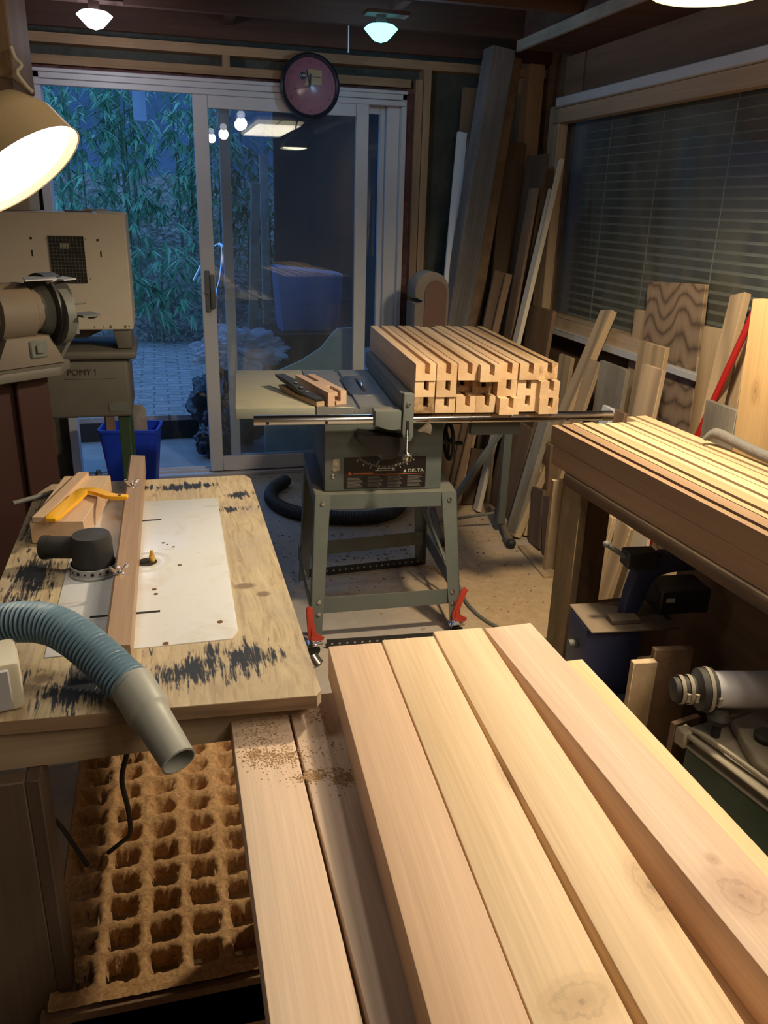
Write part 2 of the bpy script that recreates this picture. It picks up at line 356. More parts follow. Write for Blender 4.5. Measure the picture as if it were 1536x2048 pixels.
def ply_mat():
    m, nt, b = newmat('figured_plywood'); v = coords(nt, (3.4, 1.0, 1.0))
    w = nt.nodes.new('ShaderNodeTexWave'); w.bands_direction = 'Y'; w.inputs['Scale'].default_value = 4.2; w.inputs['Distortion'].default_value = 9.5; w.inputs['Detail'].default_value = 1.2; w.inputs['Detail Scale'].default_value = 0.55
    nt.links.new(v, w.inputs[0])
    col = ramp(nt, w.outputs[1], [(0.0, (0.10, 0.06, 0.035)), (0.12, (0.22, 0.14, 0.08)), (0.5, (0.32, 0.21, 0.125)), (1.0, (0.36, 0.25, 0.15))])
    f = noise(nt, coords(nt, (1, 0.04, 1)), 120, 2); col = mix(nt, 0.25, col, ramp(nt, f, [(0.3, (0.15, 0.1, 0.06)), (0.7, (0.4, 0.28, 0.18))]))
    nt.links.new(col, b.inputs['Base Color']); b.inputs['Roughness'].default_value = 0.7; return m
def worn_ply_mat():
    m, nt, b = newmat('worn_painted_plywood')
    v = coords(nt, (1, 1, 1), False)
    g = noise(nt, coords(nt, (1, 0.12, 1), False), 70, 4, 0.65, 1.2)
    base = ramp(nt, g, [(0.3, (0.36, 0.26, 0.15)), (0.5, (0.52, 0.40, 0.24)), (0.7, (0.62, 0.50, 0.32))])
    base = mix(nt, mth(nt, 'MULTIPLY', ramp(nt, noise(nt, v, 6, 5, 0.6), [(0.45, (0, 0, 0)), (0.65, (1, 1, 1))]), 0.4), base, (0.33, 0.27, 0.24))
    # worn black paint left in patches (table coordinates: x -0.27..0.25, y 0..1.07)
    tot = None
    for (x, y, rx, ry, r) in [(0.185, 0.10, 0.115, 0.10, 0.0), (0.415, 0.125, 0.085, 0.075, 0.0), (0.33, 0.10, 0.09, 0.07, 0), (0.028, 0.10, 0.03, 0.10, 0.0), (0.058, 0.50, 0.055, 0.20, 0), (0.03, 0.36, 0.05, 0.16, 0), (0.04, 0.78, 0.045, 0.15, 0.0),
                              (0.475, 0.90, 0.045, 0.035, 0), (0.465, 0.80, 0.055, 0.028, 0), (0.35, 0.985, 0.10, 0.04, 0), (0.24, 0.99, 0.06, 0.035, 0)]:
        k, _ = blobmask(nt, x, y, rx * 1.35, ry * 1.35, 0.8, r); tot = k if tot is None else mth(nt, 'MAXIMUM', tot, k)
    st = noise(nt, coords(nt, (1, 0.10, 1), False), 120, 3, 0.75, 0.5); big = noise(nt, v, 22, 4, 0.6)
    s = mth(nt, 'ADD', mth(nt, 'MULTIPLY', tot, 0.55), mth(nt, 'ADD', mth(nt, 'MULTIPLY', st, 1.25), mth(nt, 'MULTIPLY', big, 0.6)))
    mask = ramp(nt, s, [(1.03, (0, 0, 0)), (1.10, (1, 1, 1))]) if False else None
    mr = nt.nodes.new('ShaderNodeMapRange'); nt.links.new(s, mr.inputs[0]); mr.inputs[1].default_value = 1.32; mr.inputs[2].default_value = 1.46
    col = mix(nt, mr.outputs[0], base, (0.026, 0.030, 0.040))
    for (x, y, rx, ry) in [(0.44, 0.385, 0.022, 0.014), (0.47, 0.345, 0.014, 0.012), (0.115, 0.13, 0.016, 0.016)]:
        k, _ = blobmask(nt, x, y, rx, ry, 0.4); col = mix(nt, mth(nt, 'MULTIPLY', k, 0.75), col, (0.14, 0.09, 0.06))
    nt.links.new(col, b.inputs['Base Color']); b.inputs['Roughness'].default_value = 0.6; bump(nt, b, g, 0.25, 0.001); return m
def plate_mat():
    m, nt, b = newmat('white_laminate'); v = coords(nt, (1, 1, 1), False)
    n = noise(nt, v, 9, 6, 0.7, 0.5)
    col = mix(nt, mth(nt, 'MULTIPLY', ramp(nt, n, [(0.52, (0, 0, 0)), (0.72, (1, 1, 1))]), 0.5), (0.74, 0.73, 0.72), (0.55, 0.42, 0.28))
    sc = noise(nt, coords(nt, (0.5, 3, 1), False), 16, 3, 0.6, 2); col = mix(nt, mth(nt, 'MULTIPLY', ramp(nt, sc, [(0.28, (1, 1, 1)), (0.33, (0, 0, 0))]), 0.4), col, (0.3, 0.28, 0.25))
    nt.links.new(col, b.inputs['Base Color']); b.inputs['Roughness'].default_value = 0.2; b.inputs['Specular IOR Level'].default_value = 0.6; return m
def bag_mat():
    m, nt, b = newmat('thin_plastic_film'); b.inputs['Base Color'].default_value = (0.75, 0.8, 0.85, 1); b.inputs['Roughness'].default_value = 0.18
    b.inputs['Alpha'].default_value = 0.55; b.inputs['Specular IOR Level'].default_value = 0.9; b.inputs['Sheen Weight'].default_value = 0.3
    v = coords(nt, (1, 1, 1), False); bump(nt, b, noise(nt, v, 16, 5, 0.7, 1.5), 1.0, 0.03); return m
M.update(floor=floor_mat(), batt=batt_mat(), pink=pink_mat(), brick=brick_mat(), litter=litter_mat(), dust=sawdust_mat(), ply=ply_mat(), worn=worn_ply_mat(), plate=plate_mat(), bag=bag_mat())
M['glass'] = pane_glass('door_glass', (0.88, 0.92, 0.95), 0.10, (0.42, 0.42, 0.40), 1.1)
M['glass2'] = pane_glass('fixed_glass', (0.85, 0.9, 0.93), 0.05, (0.4, 0.4, 0.4), 0.7)
M['wglass'] = pane_glass('dusty_window_glass', (0.9, 0.92, 0.9), 0.36, (0.30, 0.29, 0.24), 0.30, 0.08)
M['slat'] = plain('blind_slat_vinyl', (0.72, 0.70, 0.62), 0.5)
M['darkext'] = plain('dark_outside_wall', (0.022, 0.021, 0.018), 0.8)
M['concrete'] = plain('outside_concrete', (0.26, 0.27, 0.27), 0.7, dscale=7, var=0.35, bumpy=0.4)
M['leaf'] = plain('bamboo_leaf', (0.20, 0.42, 0.24), 0.36, var=0.6, spec=0.6, dscale=3)
M['culm'] = plain('bamboo_culm', (0.12, 0.17, 0.09), 0.5)
M['fence'] = plain('dark_fence', (0.09, 0.12, 0.16), 0.8, var=0.4)
M['bluew'] = plain('pale_blue_house_paint', (0.35, 0.42, 0.5), 0.6)
M['blackbag'] = plain('black_bag', (0.012, 0.013, 0.016), 0.28, bumpy=0.8)
M['palegreen'] = plain('pale_green_panel', (0.62, 0.68, 0.58), 0.6)
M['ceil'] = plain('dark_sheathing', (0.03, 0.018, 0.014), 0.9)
M['drywall'] = plain('dull_wall_paint', (0.22, 0.20, 0.18), 0.8)
M['bulbw'] = emis('bulb_white', (0.93, 0.92, 1.0), 5)
M['bulbb'] = emis('bulb_blue', (0.16, 0.72, 1.0), 4.5)
M['tubes'] = emis('fluorescent_diffuser', (1.0, 0.84, 0.52), 3.0)
M['bulby'] = emis('bench_bulb', (1.0, 0.88, 0.5), 22)
M['lampglow'] = emis('lamp_lens', (1.0, 0.97, 0.9), 6)
# ------------------------------------------------------------------ setting: room
def quad_struct(name, a, b, mat, label):
    o = MB().box(a, b).build(name, mat); return struct(o, label)
XL, XR, YB, YF, ZC = -1.30, 2.14, -3.0, 4.72, 2.50
quad_struct('floor', (XL - .1, YB - .1, -0.06), (XR + .3, 4.80, 0), M['floor'], 'dusty concrete workshop floor')
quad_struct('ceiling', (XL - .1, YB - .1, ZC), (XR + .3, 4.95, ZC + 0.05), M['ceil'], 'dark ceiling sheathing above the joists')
quad_struct('wall_left', (XL - .08, YB, 0), (XL, 4.72, ZC), M['drywall'], 'dim left wall')
quad_struct('wall_back', (XL, YB - .08, 0), (XR, YB, ZC), M['drywall'], 'wall behind the viewer')
# wall_right with a window opening y 1.0..4.33, z 0.96..2.05
mb = MB()
mb.box((XR, YB, 0), (XR + .1, 4.9, 0.93)); mb.box((XR, YB, 2.06), (XR + .1, 4.9, ZC)); mb.box((XR, 4.44, 0.93), (XR + .1, 4.9, 2.06)); mb.box((XR, YB, 0.93), (XR + .1, 0.9, 2.06))
struct(mb.build('wall_right', M['brown']), 'unfinished board wall under and around the window')
# wall_far: batts around the sliding door opening
DX0, DX1, DZ = -0.545, 1.345, 2.10
mb = MB()
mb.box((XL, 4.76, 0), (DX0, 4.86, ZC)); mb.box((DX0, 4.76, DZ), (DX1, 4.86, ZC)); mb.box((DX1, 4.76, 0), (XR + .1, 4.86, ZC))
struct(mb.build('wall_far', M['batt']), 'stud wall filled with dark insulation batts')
def tr(n, a, b, mat, label): return quad_struct('trim_%d' % n, a, b, mat, label)
tr(1, (XL, 4.665, 2.21), (XR, 4.76, 2.252), M['stud'], 'upper horizontal framing plate above the door')
tr(2, (XL, 4.665, 2.118), (DX1 + .02, 4.76, 2.158), M['stud'], 'lower horizontal framing plate above the door')
tr(3, (DX1 + .045, 4.66, 0), (DX1 + .085, 4.76, 2.16), M['studz'], 'stud beside the door frame')
tr(4, (1.435, 4.66, 0), (1.475, 4.76, 2.21), M['studz'], 'outer stud beside the door')
tr(5, (DX0 - .12, 4.66, 0), (DX0 - .08, 4.76, 2.12), M['studz'], 'stud left of the door')
tr(6, (0.375, 4.67, 2.158), (0.410, 4.76, 2.21), M['studz'], 'short cripple stud above the door')
tr(7, (DX1 + .003, 4.70, 0), (DX1 + .043, 4.762, 2.12), M['pink'], 'pink insulation beside the door frame')
tr(8, (DX0, 4.70, DZ + .002), (DX1, 4.762, 2.117), M['pink'], 'pink insulation above the door frame')
tr(9, (2.02, 4.62, 0), (2.11, 4.76, ZC), M['studz'], 'corner post')
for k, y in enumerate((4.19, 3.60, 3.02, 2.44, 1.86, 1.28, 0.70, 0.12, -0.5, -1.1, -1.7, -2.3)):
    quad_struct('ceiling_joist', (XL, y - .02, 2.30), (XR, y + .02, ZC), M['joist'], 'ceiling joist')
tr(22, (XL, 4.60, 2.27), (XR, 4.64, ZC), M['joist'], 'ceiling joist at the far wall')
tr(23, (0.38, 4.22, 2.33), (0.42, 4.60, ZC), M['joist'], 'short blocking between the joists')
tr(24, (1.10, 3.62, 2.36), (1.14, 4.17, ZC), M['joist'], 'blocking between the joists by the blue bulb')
# soffit / duct box over the window
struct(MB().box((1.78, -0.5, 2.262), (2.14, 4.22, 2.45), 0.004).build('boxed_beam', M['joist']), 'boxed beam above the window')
struct(MB().box((1.765, -0.5, 2.25), (1.785, 4.22, 2.30), 0.003).build('trim_31', M['greyw']), 'pale edge strip along the boxed beam')
tr(32, (2.09, 0.3, 2.075), (2.14, 4.10, 2.262), M['brown'], 'window header board')
tr(33, (2.09, 4.12, 2.075), (2.14, 4.32, 2.262), M['brown'], 'short header board')
# window_1
wf = MB(); X0, X1 = 2.085, 2.14
wf.box((X0, 4.33, 0.95), (X1, 4.455, 2.045), 0.004)
wf.box((X0, 0.9, 0.95), (X1, 1.02, 2.045), 0.004)
w1 = struct(wf.build('window_1', M['casing']), 'wide window with wooden casing and closed blind')
o = MB().box((X0 - .004, 0.9, 1.955), (X1, 4.40, 2.03), 0.004).build('head_casing', M['casingy'], w1)
o = MB().box((X0 - .03, 0.9, 2.03), (X1 + .02, 4.33, 2.075), 0.003).build('metal_flashing', M['alu'], w1)
o = MB().box((X0 - .004, 0.9, 0.915), (X1 + .05, 4.40, 0.985), 0.004).build('sill', M['casingy'], w1)
o = MB().box((X0 - .035, 0.9, 0.895), (X0 + .02, 4.36, 0.925), 0.003).build('sill_ledge', M['alu'], w1)
o = MB().box((2.165, 1.0, 0.97), (2.171, 4.34, 1.97)).build('glass', M['wglass'], w1)
mb = MB()
for k in range(26):
    z = 0.985 + k * 0.040; dz = 0.002 * math.sin(k * 1.7)
    mb._add([(2.186, 1.02, z + dz), (2.186, 4.24, z + dz), (2.212, 4.24, z + dz + .008), (2.212, 1.02, z + dz + .008), (2.186, 1.02, z + dz - .002), (2.186, 4.24, z + dz - .002), (2.212, 4.24, z + dz + .006), (2.212, 1.02, z + dz + .006)], [(0, 1, 2, 3), (7, 6, 5, 4), (0, 4, 5, 1), (2, 6, 7, 3), (1, 5, 6, 2), (3, 7, 4, 0)])
bl = thing('window_blind', 'grey horizontal slat blind hanging behind the dusty window glass', 'blind', (0, 0, 0))
mb.build('blind_slats', M['slat'], bl)
for y in (1.6, 2.35, 3.0, 3.5, 3.95):
    MB().cyl((2.186, y, 0.97), (2.186, y, 1.98), 0.0025, n=6).build('ladder_cord', M['slat'], bl)
quad_struct('window_dark_panel', (2.50, 0.0, -0.1), (2.55, 6.0, 2.9), M['darkext'], 'dark panel added outside to keep the window dark')  # added panel, hides the sky so the window view stays dark
# ------------------------------------------------------------------ sliding door
d1 = MB()
d1.box((DX0, 4.66, 0), (DX0 + .045, 4.78, DZ), 0.003)
d1.box((DX1 - .028, 4.66, 0), (DX1, 4.78, DZ), 0.003)
d1.box((DX0, 4.66, DZ - .045), (DX1, 4.78, DZ), 0.003); d1.box((DX0 + .01, 4.65, DZ - .075), (DX1 - .01, 4.68, DZ - .047), 0.003); d1.box((DX0, 4.645, DZ - .018), (DX1, 4.665, DZ), 0.003)
d1.box((DX0, 4.64, 0.0), (DX1, 4.80, 0.022), 0.003); d1.box((DX0 + .03, 4.69, .022), (DX1, 4.70, 0.036)); d1.box((DX0 + .03, 4.75, .022), (DX1, 4.76, 0.036))
d1.box((1.245, 4.70, 0.03), (DX1 - .028, 4.76, DZ - .045), 0.003)
door = struct(d1.build('door_1', M['alu']), 'white sliding glass door standing half open')
SX0, SX1, SY = 0.215, 1.135, 4.68
sp_ = MB()
sp_.box((SX0, SY - .02, 0.03), (SX0 + .075, SY + .015, 2.035), 0.003); sp_.box((SX1 - .07, SY - .02, 0.03), (SX1, SY + .015, 2.035), 0.003)
sp_.box((SX0 + .075, SY - .018, 0.03), (SX1 - .07, SY + .013, 0.115), 0.003); sp_.box((SX0 + .075, SY - .018, 1.965), (SX1 - .07, SY + .013, 2.035), 0.003)
p = sp_.build('sliding_panel', M['alu'], door)
MB().box((SX0 + .075, SY - .004, 0.115), (SX1 - .07, SY + .001, 1.965)).build('glass', M['glass'], p)
hm = MB(); hm.box((SX0 + .018, SY - .032, 0.95), (SX0 + .045, SY - .02, 1.17), 0.003); hm.box((SX0 + .045, SY - .05, 0.97), (SX0 + .07, SY - .02, 1.15), 0.006, 2); hm.cyl((SX0 + .03, SY - .035, 1.06), (SX0 + .03, SY - .05, 1.06), 0.012)
hm.build('door_handle', M['sawdark'], p)
fp = MB()
fp.box((0.345, 4.735, 0.036), (0.400, 4.765, 2.05), 0.003); fp.box((1.215, 4.735, 0.036), (1.245, 4.765, 2.05), 0.003); fp.box((0.40, 4.735, 0.036), (1.215, 4.765, 0.10)); fp.box((0.40, 4.735, 1.99), (1.215, 4.765, 2.05))
p2 = fp.build('fixed_panel', M['alu'], door)
MB().box((0.40, 4.748, 0.10), (1.215, 4.752, 1.99)).build('glass', M['glass2'], p2)
# ------------------------------------------------------------------ outside
quad_struct('concrete_step', (-2.5, 4.80, -0.06), (3.5, 5.56, -0.01), M['concrete'], 'concrete strip outside the door')
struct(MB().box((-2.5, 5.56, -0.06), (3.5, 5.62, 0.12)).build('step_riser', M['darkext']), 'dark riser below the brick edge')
quad_struct('brick_patio', (-3.0, 5.56, 0.12), (4.0, 8.95, 0.155), M['brick'], 'brick patio')
random.seed(3)
mb = MB(); nx, ny = 60, 26
vs = []; fs = []
for j in range(ny):
    for i in range(nx):
        x = -5 + i * 0.2; y = 8.6 + j * 0.14
        vs.append((x, y, 0.12 + max(0, (y - 8.7)) * 0.50 + (0.12 * mnoise.noise(Vector((x * 2.2, y * 2.2, 0))) + .05 * mnoise.noise(Vector((x * 7, y * 7, 0)))) * min(1, max(0, (y - 8.7) * 2))))
for j in range(ny - 1):
    for i in range(nx - 1): fs.append((j * nx + i, j * nx + i + 1, (j + 1) * nx + i + 1, (j + 1) * nx + i))
mb._add(vs, fs, True); struct(mb.build('leafy_ground', M['litter']), 'ground under the bamboo covered in leaf litter')
quad_struct('garden_fence', (-6, 12.6, 0), (7, 12.7, 3.4), M['fence'], 'dark fence behind the bamboo')
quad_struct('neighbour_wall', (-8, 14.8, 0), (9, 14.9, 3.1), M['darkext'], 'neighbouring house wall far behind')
# house wing right of the bamboo with eave and downpipe, seen through the door
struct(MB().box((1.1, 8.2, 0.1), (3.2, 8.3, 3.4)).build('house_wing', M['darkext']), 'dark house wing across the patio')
struct(MB().box((-0.10, 6.6, 2.45), (3.2, 8.6, 2.52)).build('house_eave', M['fence']), 'dark eave above the patio')
struct(MB().box((-0.12, 7.3, 2.10), (-0.02, 7.4, 2.5)).build('eave_bracket', M['bluew']), 'pale blue eave bracket')
def leaf(mb, p, d, L, w, up):
    d = d.normalized(); s = d.cross(up).normalized() * w; n = s.cross(d).normalized()
    a = p; b = p + d * L * 0.35 + s; c = p + d * L * 0.35 - s; e = p + d * L - n * L * 0.12; mid = p + d * L * 0.38 - n * w * 0.35
    mb._add([a, b, e, c, mid], [(0, 1, 4), (1, 2, 4), (2, 3, 4), (3, 0, 4)])
def bamboo(x, y, h, nl, seed, label, lean=0.0, zmin=0.15, spread=0.3, ll=0.15, hw_x=0.30):
    rnd = random.Random(seed)
    r = thing('bamboo_plant', label, 'bamboo', (x, y, 0.10 + max(0, y - 8.7) * .50), 0, 'bamboo along the far edge of the patio')
    cm = MB(); lf = MB()
    for c in range(4):
        bx, by = rnd.uniform(-.18, .18), rnd.uniform(-.12, .12); lx = rnd.uniform(-.12, .12) + lean; ly = rnd.uniform(-.2, .05)
        pts = [Vector((bx + lx * t * t, by + ly * t * t, h * t)) for t in [k / 8 for k in range(9)]]
        cm.tube(pts, 0.011, 6, rf=lambda k: 0.012 * (1 - k / 10))
        for k in range(nl // 4):
            t = rnd.uniform(zmin / h, 1.0) ; q = Vector((bx + lx * t * t, by + ly * t * t, h * t))
            q += Vector((rnd.uniform(-spread, spread), rnd.uniform(-.25, .2), rnd.gauss(0, .12))); q.x = max(-hw_x, min(hw_x, q.x))
            base = rnd.uniform(0, 2 * PI)
            for j in range(rnd.randint(3, 6)):
                a = base + rnd.uniform(-.9, .9)
                d = Vector((math.cos(a), math.sin(a) * .7 - .3, -rnd.uniform(.15, 1.1)))
                leaf(lf, q, d, ll * 1.25 * rnd.uniform(.7, 1.25), 0.0155 * rnd.uniform(.7, 1.3), Vector((0, 0, 1)))
    cm.build('culms', M['culm'], r); lf.build('foliage', M['leaf'], r, fix=False)
    return r
bs = [(-2.05, 9.45, 2.6), (-1.40, 9.5, 2.8), (-0.75, 9.4, 2.8), (-0.12, 9.45, 2.8), (0.52, 9.5, 2.4), (1.15, 9.5, 1.7), (1.80, 9.5, 1.6), (-1.1, 10.4, 3.0), (-0.4, 10.4, 2.8), (0.3, 10.4, 2.6)]
names = ['bamboo clump hidden furthest left behind the lamp', 'bamboo clump second from the left behind the lamp', 'tall bamboo clump above the cream machine housing', 'dense bamboo clump in the middle of the door opening',
         'bamboo clump just left of the sliding door stile', 'low bamboo seen through the left of the door glass', 'low bamboo seen through the right of the door glass', 'rear bamboo clump filling the left background', 'rear bamboo clump in the middle background', 'rear bamboo clump on the right background']
for k, (x, y, h) in enumerate(bs): bamboo(x, y, h, 230 if k < 7 else 190, 11 + k, names[k], zmin=0.75 if k in (4, 3) else 0.4)
# low shrub in front
bamboo(0.0, 8.75, 0.95, 130, 77, 'low arching bamboo sprout in front of the leaf litter', zmin=0.35, spread=0.4, ll=0.16, hw_x=.4)
# ------------------------------------------------------------------ leaning lumber along the window wall and in the corner
PLANKS = [
    ('plank', 'short pale plank end seen beneath the stacked blanks, top cut square', (1.665, 3.971, 0.0), (1.668, 3.97, 0.268), 0.101, 0.02, 'pine', 'x'),
    ('panel', 'wide brown panel leaning below the saw rail, beside the black brace', (1.68, 3.784, 0.0), (1.756, 3.783, 0.49), 0.329, 0.015, 'brown', 'x'),
    ('plank', 'long weathered plank leaning across the brown panel below the saw rail', (1.6, 3.446, 0.0), (1.748, 3.496, 0.568), 0.101, 0.03, 'greyw', 'x'),
    ('plank', 'yellowish plank behind the weathered one, leaning toward the bench', (1.66, 3.45, 0.0), (1.734, 3.488, 0.338), 0.088, 0.03, 'pine', 'x'),
    ('board', 'dark brown offcut board on the floor, left one of the upright pair', (1.66, 3.294, 0.0), (1.674, 3.339, 0.279), 0.121, 0.02, 'dark', 'x'),
    ('board', 'dark brown offcut board on the floor, right one of the upright pair', (1.66, 3.136, 0.0), (1.674, 3.225, 0.28), 0.129, 0.02, 'dark', 'x'),
    ('post', 'square light brown post end standing behind the dark offcut boards', (1.753, 3.416, 0.0), (1.743, 3.421, 0.475), 0.077, 0.05, 'brown', 'x'),
    ('stick', 'round-topped pale stick leaning alone below the window', (1.6, 3.434, 0.0), (2.051, 3.562, 1.073), 0.1, 0.035, 'pine', 'x'),
    ('board', 'pale sawn board end left of the pale stick under the window', (1.891, 3.717, 0.0), (1.946, 3.72, 0.84), 0.133, 0.02, 'pine', 'x'),
    ('board', 'narrow pine board with a knot, right behind the pale stick', (1.728, 3.424, 0.0), (1.941, 3.423, 0.866), 0.097, 0.02, 'pine', 'x'),
    ('panel', 'low grey-brown fibreboard panel under the window sill', (1.914, 3.262, 0.0), (1.945, 3.259, 0.879), 0.234, 0.02, 'greyw', 'x'),
    ('board', 'narrow board with a dark streak, just left of the figured plywood', (2.11, 3.324, 0.0), (2.088, 3.321, 1.111), 0.103, 0.02, 'pine', 'x'),
    ('plywood_panel', 'tall figured plywood offcut with wavy brown grain against the window', (2.099, 3.001, 0.0), (2.074, 3.07, 1.254), 0.406, 0.018, 'ply', 'x'),
    ('board', 'pale board with clean square top in front of the figured plywood', (1.847, 2.876, 0.0), (1.878, 2.873, 1.035), 0.189, 0.02, 'pine', 'x'),
    ('board', 'shorter board with an arched dark figure, frontmost before the plywood', (1.738, 2.746, 0.0), (1.811, 2.749, 0.968), 0.143, 0.018, 'pinek', 'x'),
    ('board', 'white-faced short board poking up behind the bench boards', (1.564, 2.79, 0.0), (1.661, 2.788, 0.806), 0.068, 0.018, 'white', 'x'),
    ('board', 'brown short board beside the white-faced one behind the bench', (1.588, 2.734, 0.0), (1.68, 2.732, 0.802), 0.098, 0.018, 'brown', 'x'),
    ('panel', 'broad pale panel behind the narrow tall stick, right of the plywood', (2.046, 2.63, 0.0), (2.024, 2.638, 1.121), 0.262, 0.016, 'pine', 'x'),
    ('stick', 'tall narrow stick standing before the broad pale panel', (1.7, 2.322, 0.0), (2.049, 2.637, 1.247), 0.081, 0.03, 'pine', 'x'),
    ('board', 'short grey-white board behind the red pole', (1.819, 2.307, 0.0), (1.805, 2.308, 0.921), 0.165, 0.02, 'greyw', 'x'),
    ('plank', 'wide honey-coloured board with an oval knot stamp at the right edge', (1.757, 1.994, 0.0), (1.732, 2.052, 1.291), 0.208, 0.04, 'honey', 'x'),
    ('trim_strip', 'bright white trim strip leaning in the corner, leftmost of three', (1.409, 4.15, 0.0), (1.637, 4.569, 1.904), 0.054, 0.02, 'white', 'y'),
    ('trim_strip', 'thin white trim strip in the corner, middle of three', (1.419, 4.2, 0.0), (1.696, 4.614, 1.881), 0.016, 0.015, 'white', 'y'),
    ('trim_strip', 'dusty white trim strip next to the grey post, rightmost of three', (1.39, 4.15, 0.0), (1.706, 4.564, 1.881), 0.027, 0.02, 'greyw', 'y'),
    ('board', 'brown board standing behind the white trim strips', (1.656, 4.67, 0.0), (1.691, 4.628, 2.133), 0.087, 0.02, 'brown', 'y'),
    ('board', 'round-topped dark brown board right of the grey post', (1.803, 4.3, 0.0), (1.956, 4.581, 1.871), 0.134, 0.02, 'dark', 'y'),
    ('board', 'dark brown plank end left of the window casing, upper one', (1.786, 4.236, 0.0), (1.929, 4.235, 1.79), 0.235, 0.02, 'dark', 'x'),
    ('board', 'small brown offcut in front of the dark plank by the window', (1.696, 4.104, 0.0), (1.866, 4.106, 1.626), 0.099, 0.015, 'brown', 'x'),
    ('board', 'dark board leaning low behind the far end of the stacked blanks', (1.449, 3.9, 0.0), (1.739, 4.142, 1.212), 0.063, 0.02, 'dark', 'y'),
    ('board', 'thin tan board leaning right of the grey post, low behind the stack', (1.444, 3.85, 0.0), (1.769, 4.091, 1.203), 0.035, 0.02, 'brown', 'y'),
    ('board', 'brown square-topped board at the lower left window corner', (1.831, 3.997, 0.0), (1.925, 4.001, 1.043), 0.284, 0.02, 'brown', 'x'),
    ('board', 'wide brown board behind the handwheel under the stack', (1.448, 3.95, 0.0), (1.466, 4.014, 0.428), 0.111, 0.02, 'brown', 'y'),
    ('plank', 'slanting tan plank behind the handwheel under the stack', (1.499, 3.92, 0.0), (1.596, 3.987, 0.444), 0.04, 0.02, 'pine', 'y'),
    ('board', 'dark board standing between the tan plank and pale plank end', (1.56, 3.9, 0.0), (1.614, 3.945, 0.301), 0.092, 0.02, 'dark', 'y'),
    ('board', 'pale angled board seen through the bench legs, left one', (1.62, 2.682, 0.0), (1.659, 2.669, 0.394), 0.063, 0.02, 'pine', 'x'),
    ('board', 'pale angled board seen through the bench legs, right one', (1.6, 2.573, 0.0), (1.642, 2.524, 0.415), 0.086, 0.02, 'pine', 'x'),
    ('panel', 'pale panel leaning behind the vise arm under the bench', (1.7, 2.535, 0.0), (1.74, 2.633, 0.402), 0.249, 0.01, 'cream', 'x'),
]

def lean(name, label, base, top, w, th, mat, kind):
    b, t = Vector(base), Vector(top); d = (t - b).normalized()
    out = Vector((-1, 0, 0)) if kind == 'x' else Vector((0, -1, 0))
    out = (out - d * out.dot(d)).normalized(); side = d.cross(out).normalized()
    L = (t - b).length
    mb = MB(); mb.box((-w / 2, 0, -th), (w / 2, L, 0), 0.0015)
    o = mb.build(name, M[mat]); R = Matrix((side, d, out)).transposed()
    m = R.to_4x4(); m.translation = b + Vector((0, 0, th * abs(out.z) + 0.002)); o.matrix_world = m
    return tag(o, label, name.replace('_', ' '), 'lumber leaning along the wall')
for (n_, lab, b_, t_, w_, th_, mt_, kd_) in PLANKS: lean(n_, lab, b_, t_, w_, th_, mt_, kd_)
# slotted white batten leaning at the window casing
b0, t0 = Vector((1.55, 3.80, 0)), Vector((1.93, 4.03, 1.62))
sl = MB(); L = (t0 - b0).length; w = 0.062
sl.prism([(-w / 2, 0), (w / 2, 0), (w / 2, L + .14), (w / 2 - .018, L + .13), (w / 2 - .018, L - .28), (-w / 2 + .02, L - .28), (-w / 2 + .02, L), (-w / 2, L)], -0.022, 0)
o = sl.build('slotted_batten', M['cream']); d = (t0 - b0).normalized(); out = Vector((-1, 0, 0)); out = (out - d * out.dot(d)).normalized(); side = d.cross(out).normalized()
m = Matrix((side, d, out)).transposed().to_4x4(); m.translation = b0 + Vector((0, 0, .01)); o.matrix_world = m
tag(o, 'pale batten with a long open slot, leaning left of the window', 'batten', 'lumber leaning along the wall')
# rough grey post in the corner
def beam(name, label, cat, a, b, wx, wy, mat, group=None):
    a, b = Vector(a), Vector(b); z = (b - a).normalized(); y = Vector((0, 1, 0)); y = (y - z * y.dot(z)).normalized(); x = y.cross(z)
    o = MB().box((-wx / 2, -wy / 2, 0), (wx / 2, wy / 2, (b - a).length), 0.003).build(name, mat)
    m = Matrix((x, y, z)).transposed().to_4x4(); m.translation = a; o.matrix_world = m
    return tag(o, label, cat, group)
beam('post', 'thick rough grey post standing tilted in the far right corner', 'post', (1.475, 4.36, 0.02), (1.735, 4.36, 2.28), 0.125, 0.13, M['greypost'])
beam('plank', 'brown plank standing tight behind the right side of the rough grey post', 'plank', (1.60, 4.42, 0.01), (1.835, 4.42, 2.25), 0.06, 0.12, M['brown'])
# red pole
pp = [Vector((1.785, 2.676, 0.010)), Vector((1.986, 2.444, 1.234))]
tag(MB().tube(pp, 0.0125, 12).build('pole', M['redpole']), 'red painted pole leaning between the bench boards and the window', 'pole')
# stamp on the honey board
# floor offcut
o = MB().box((-0.035, 0, 0), (0.035, 0.35, 0.012), 0.001).build('board', M['pine'], loc=(1.588, 2.95, 0.0), rot=(0, 0, -0.08)); tag(o, 'short dusty board lying flat on the floor beside the dark offcuts', 'board')
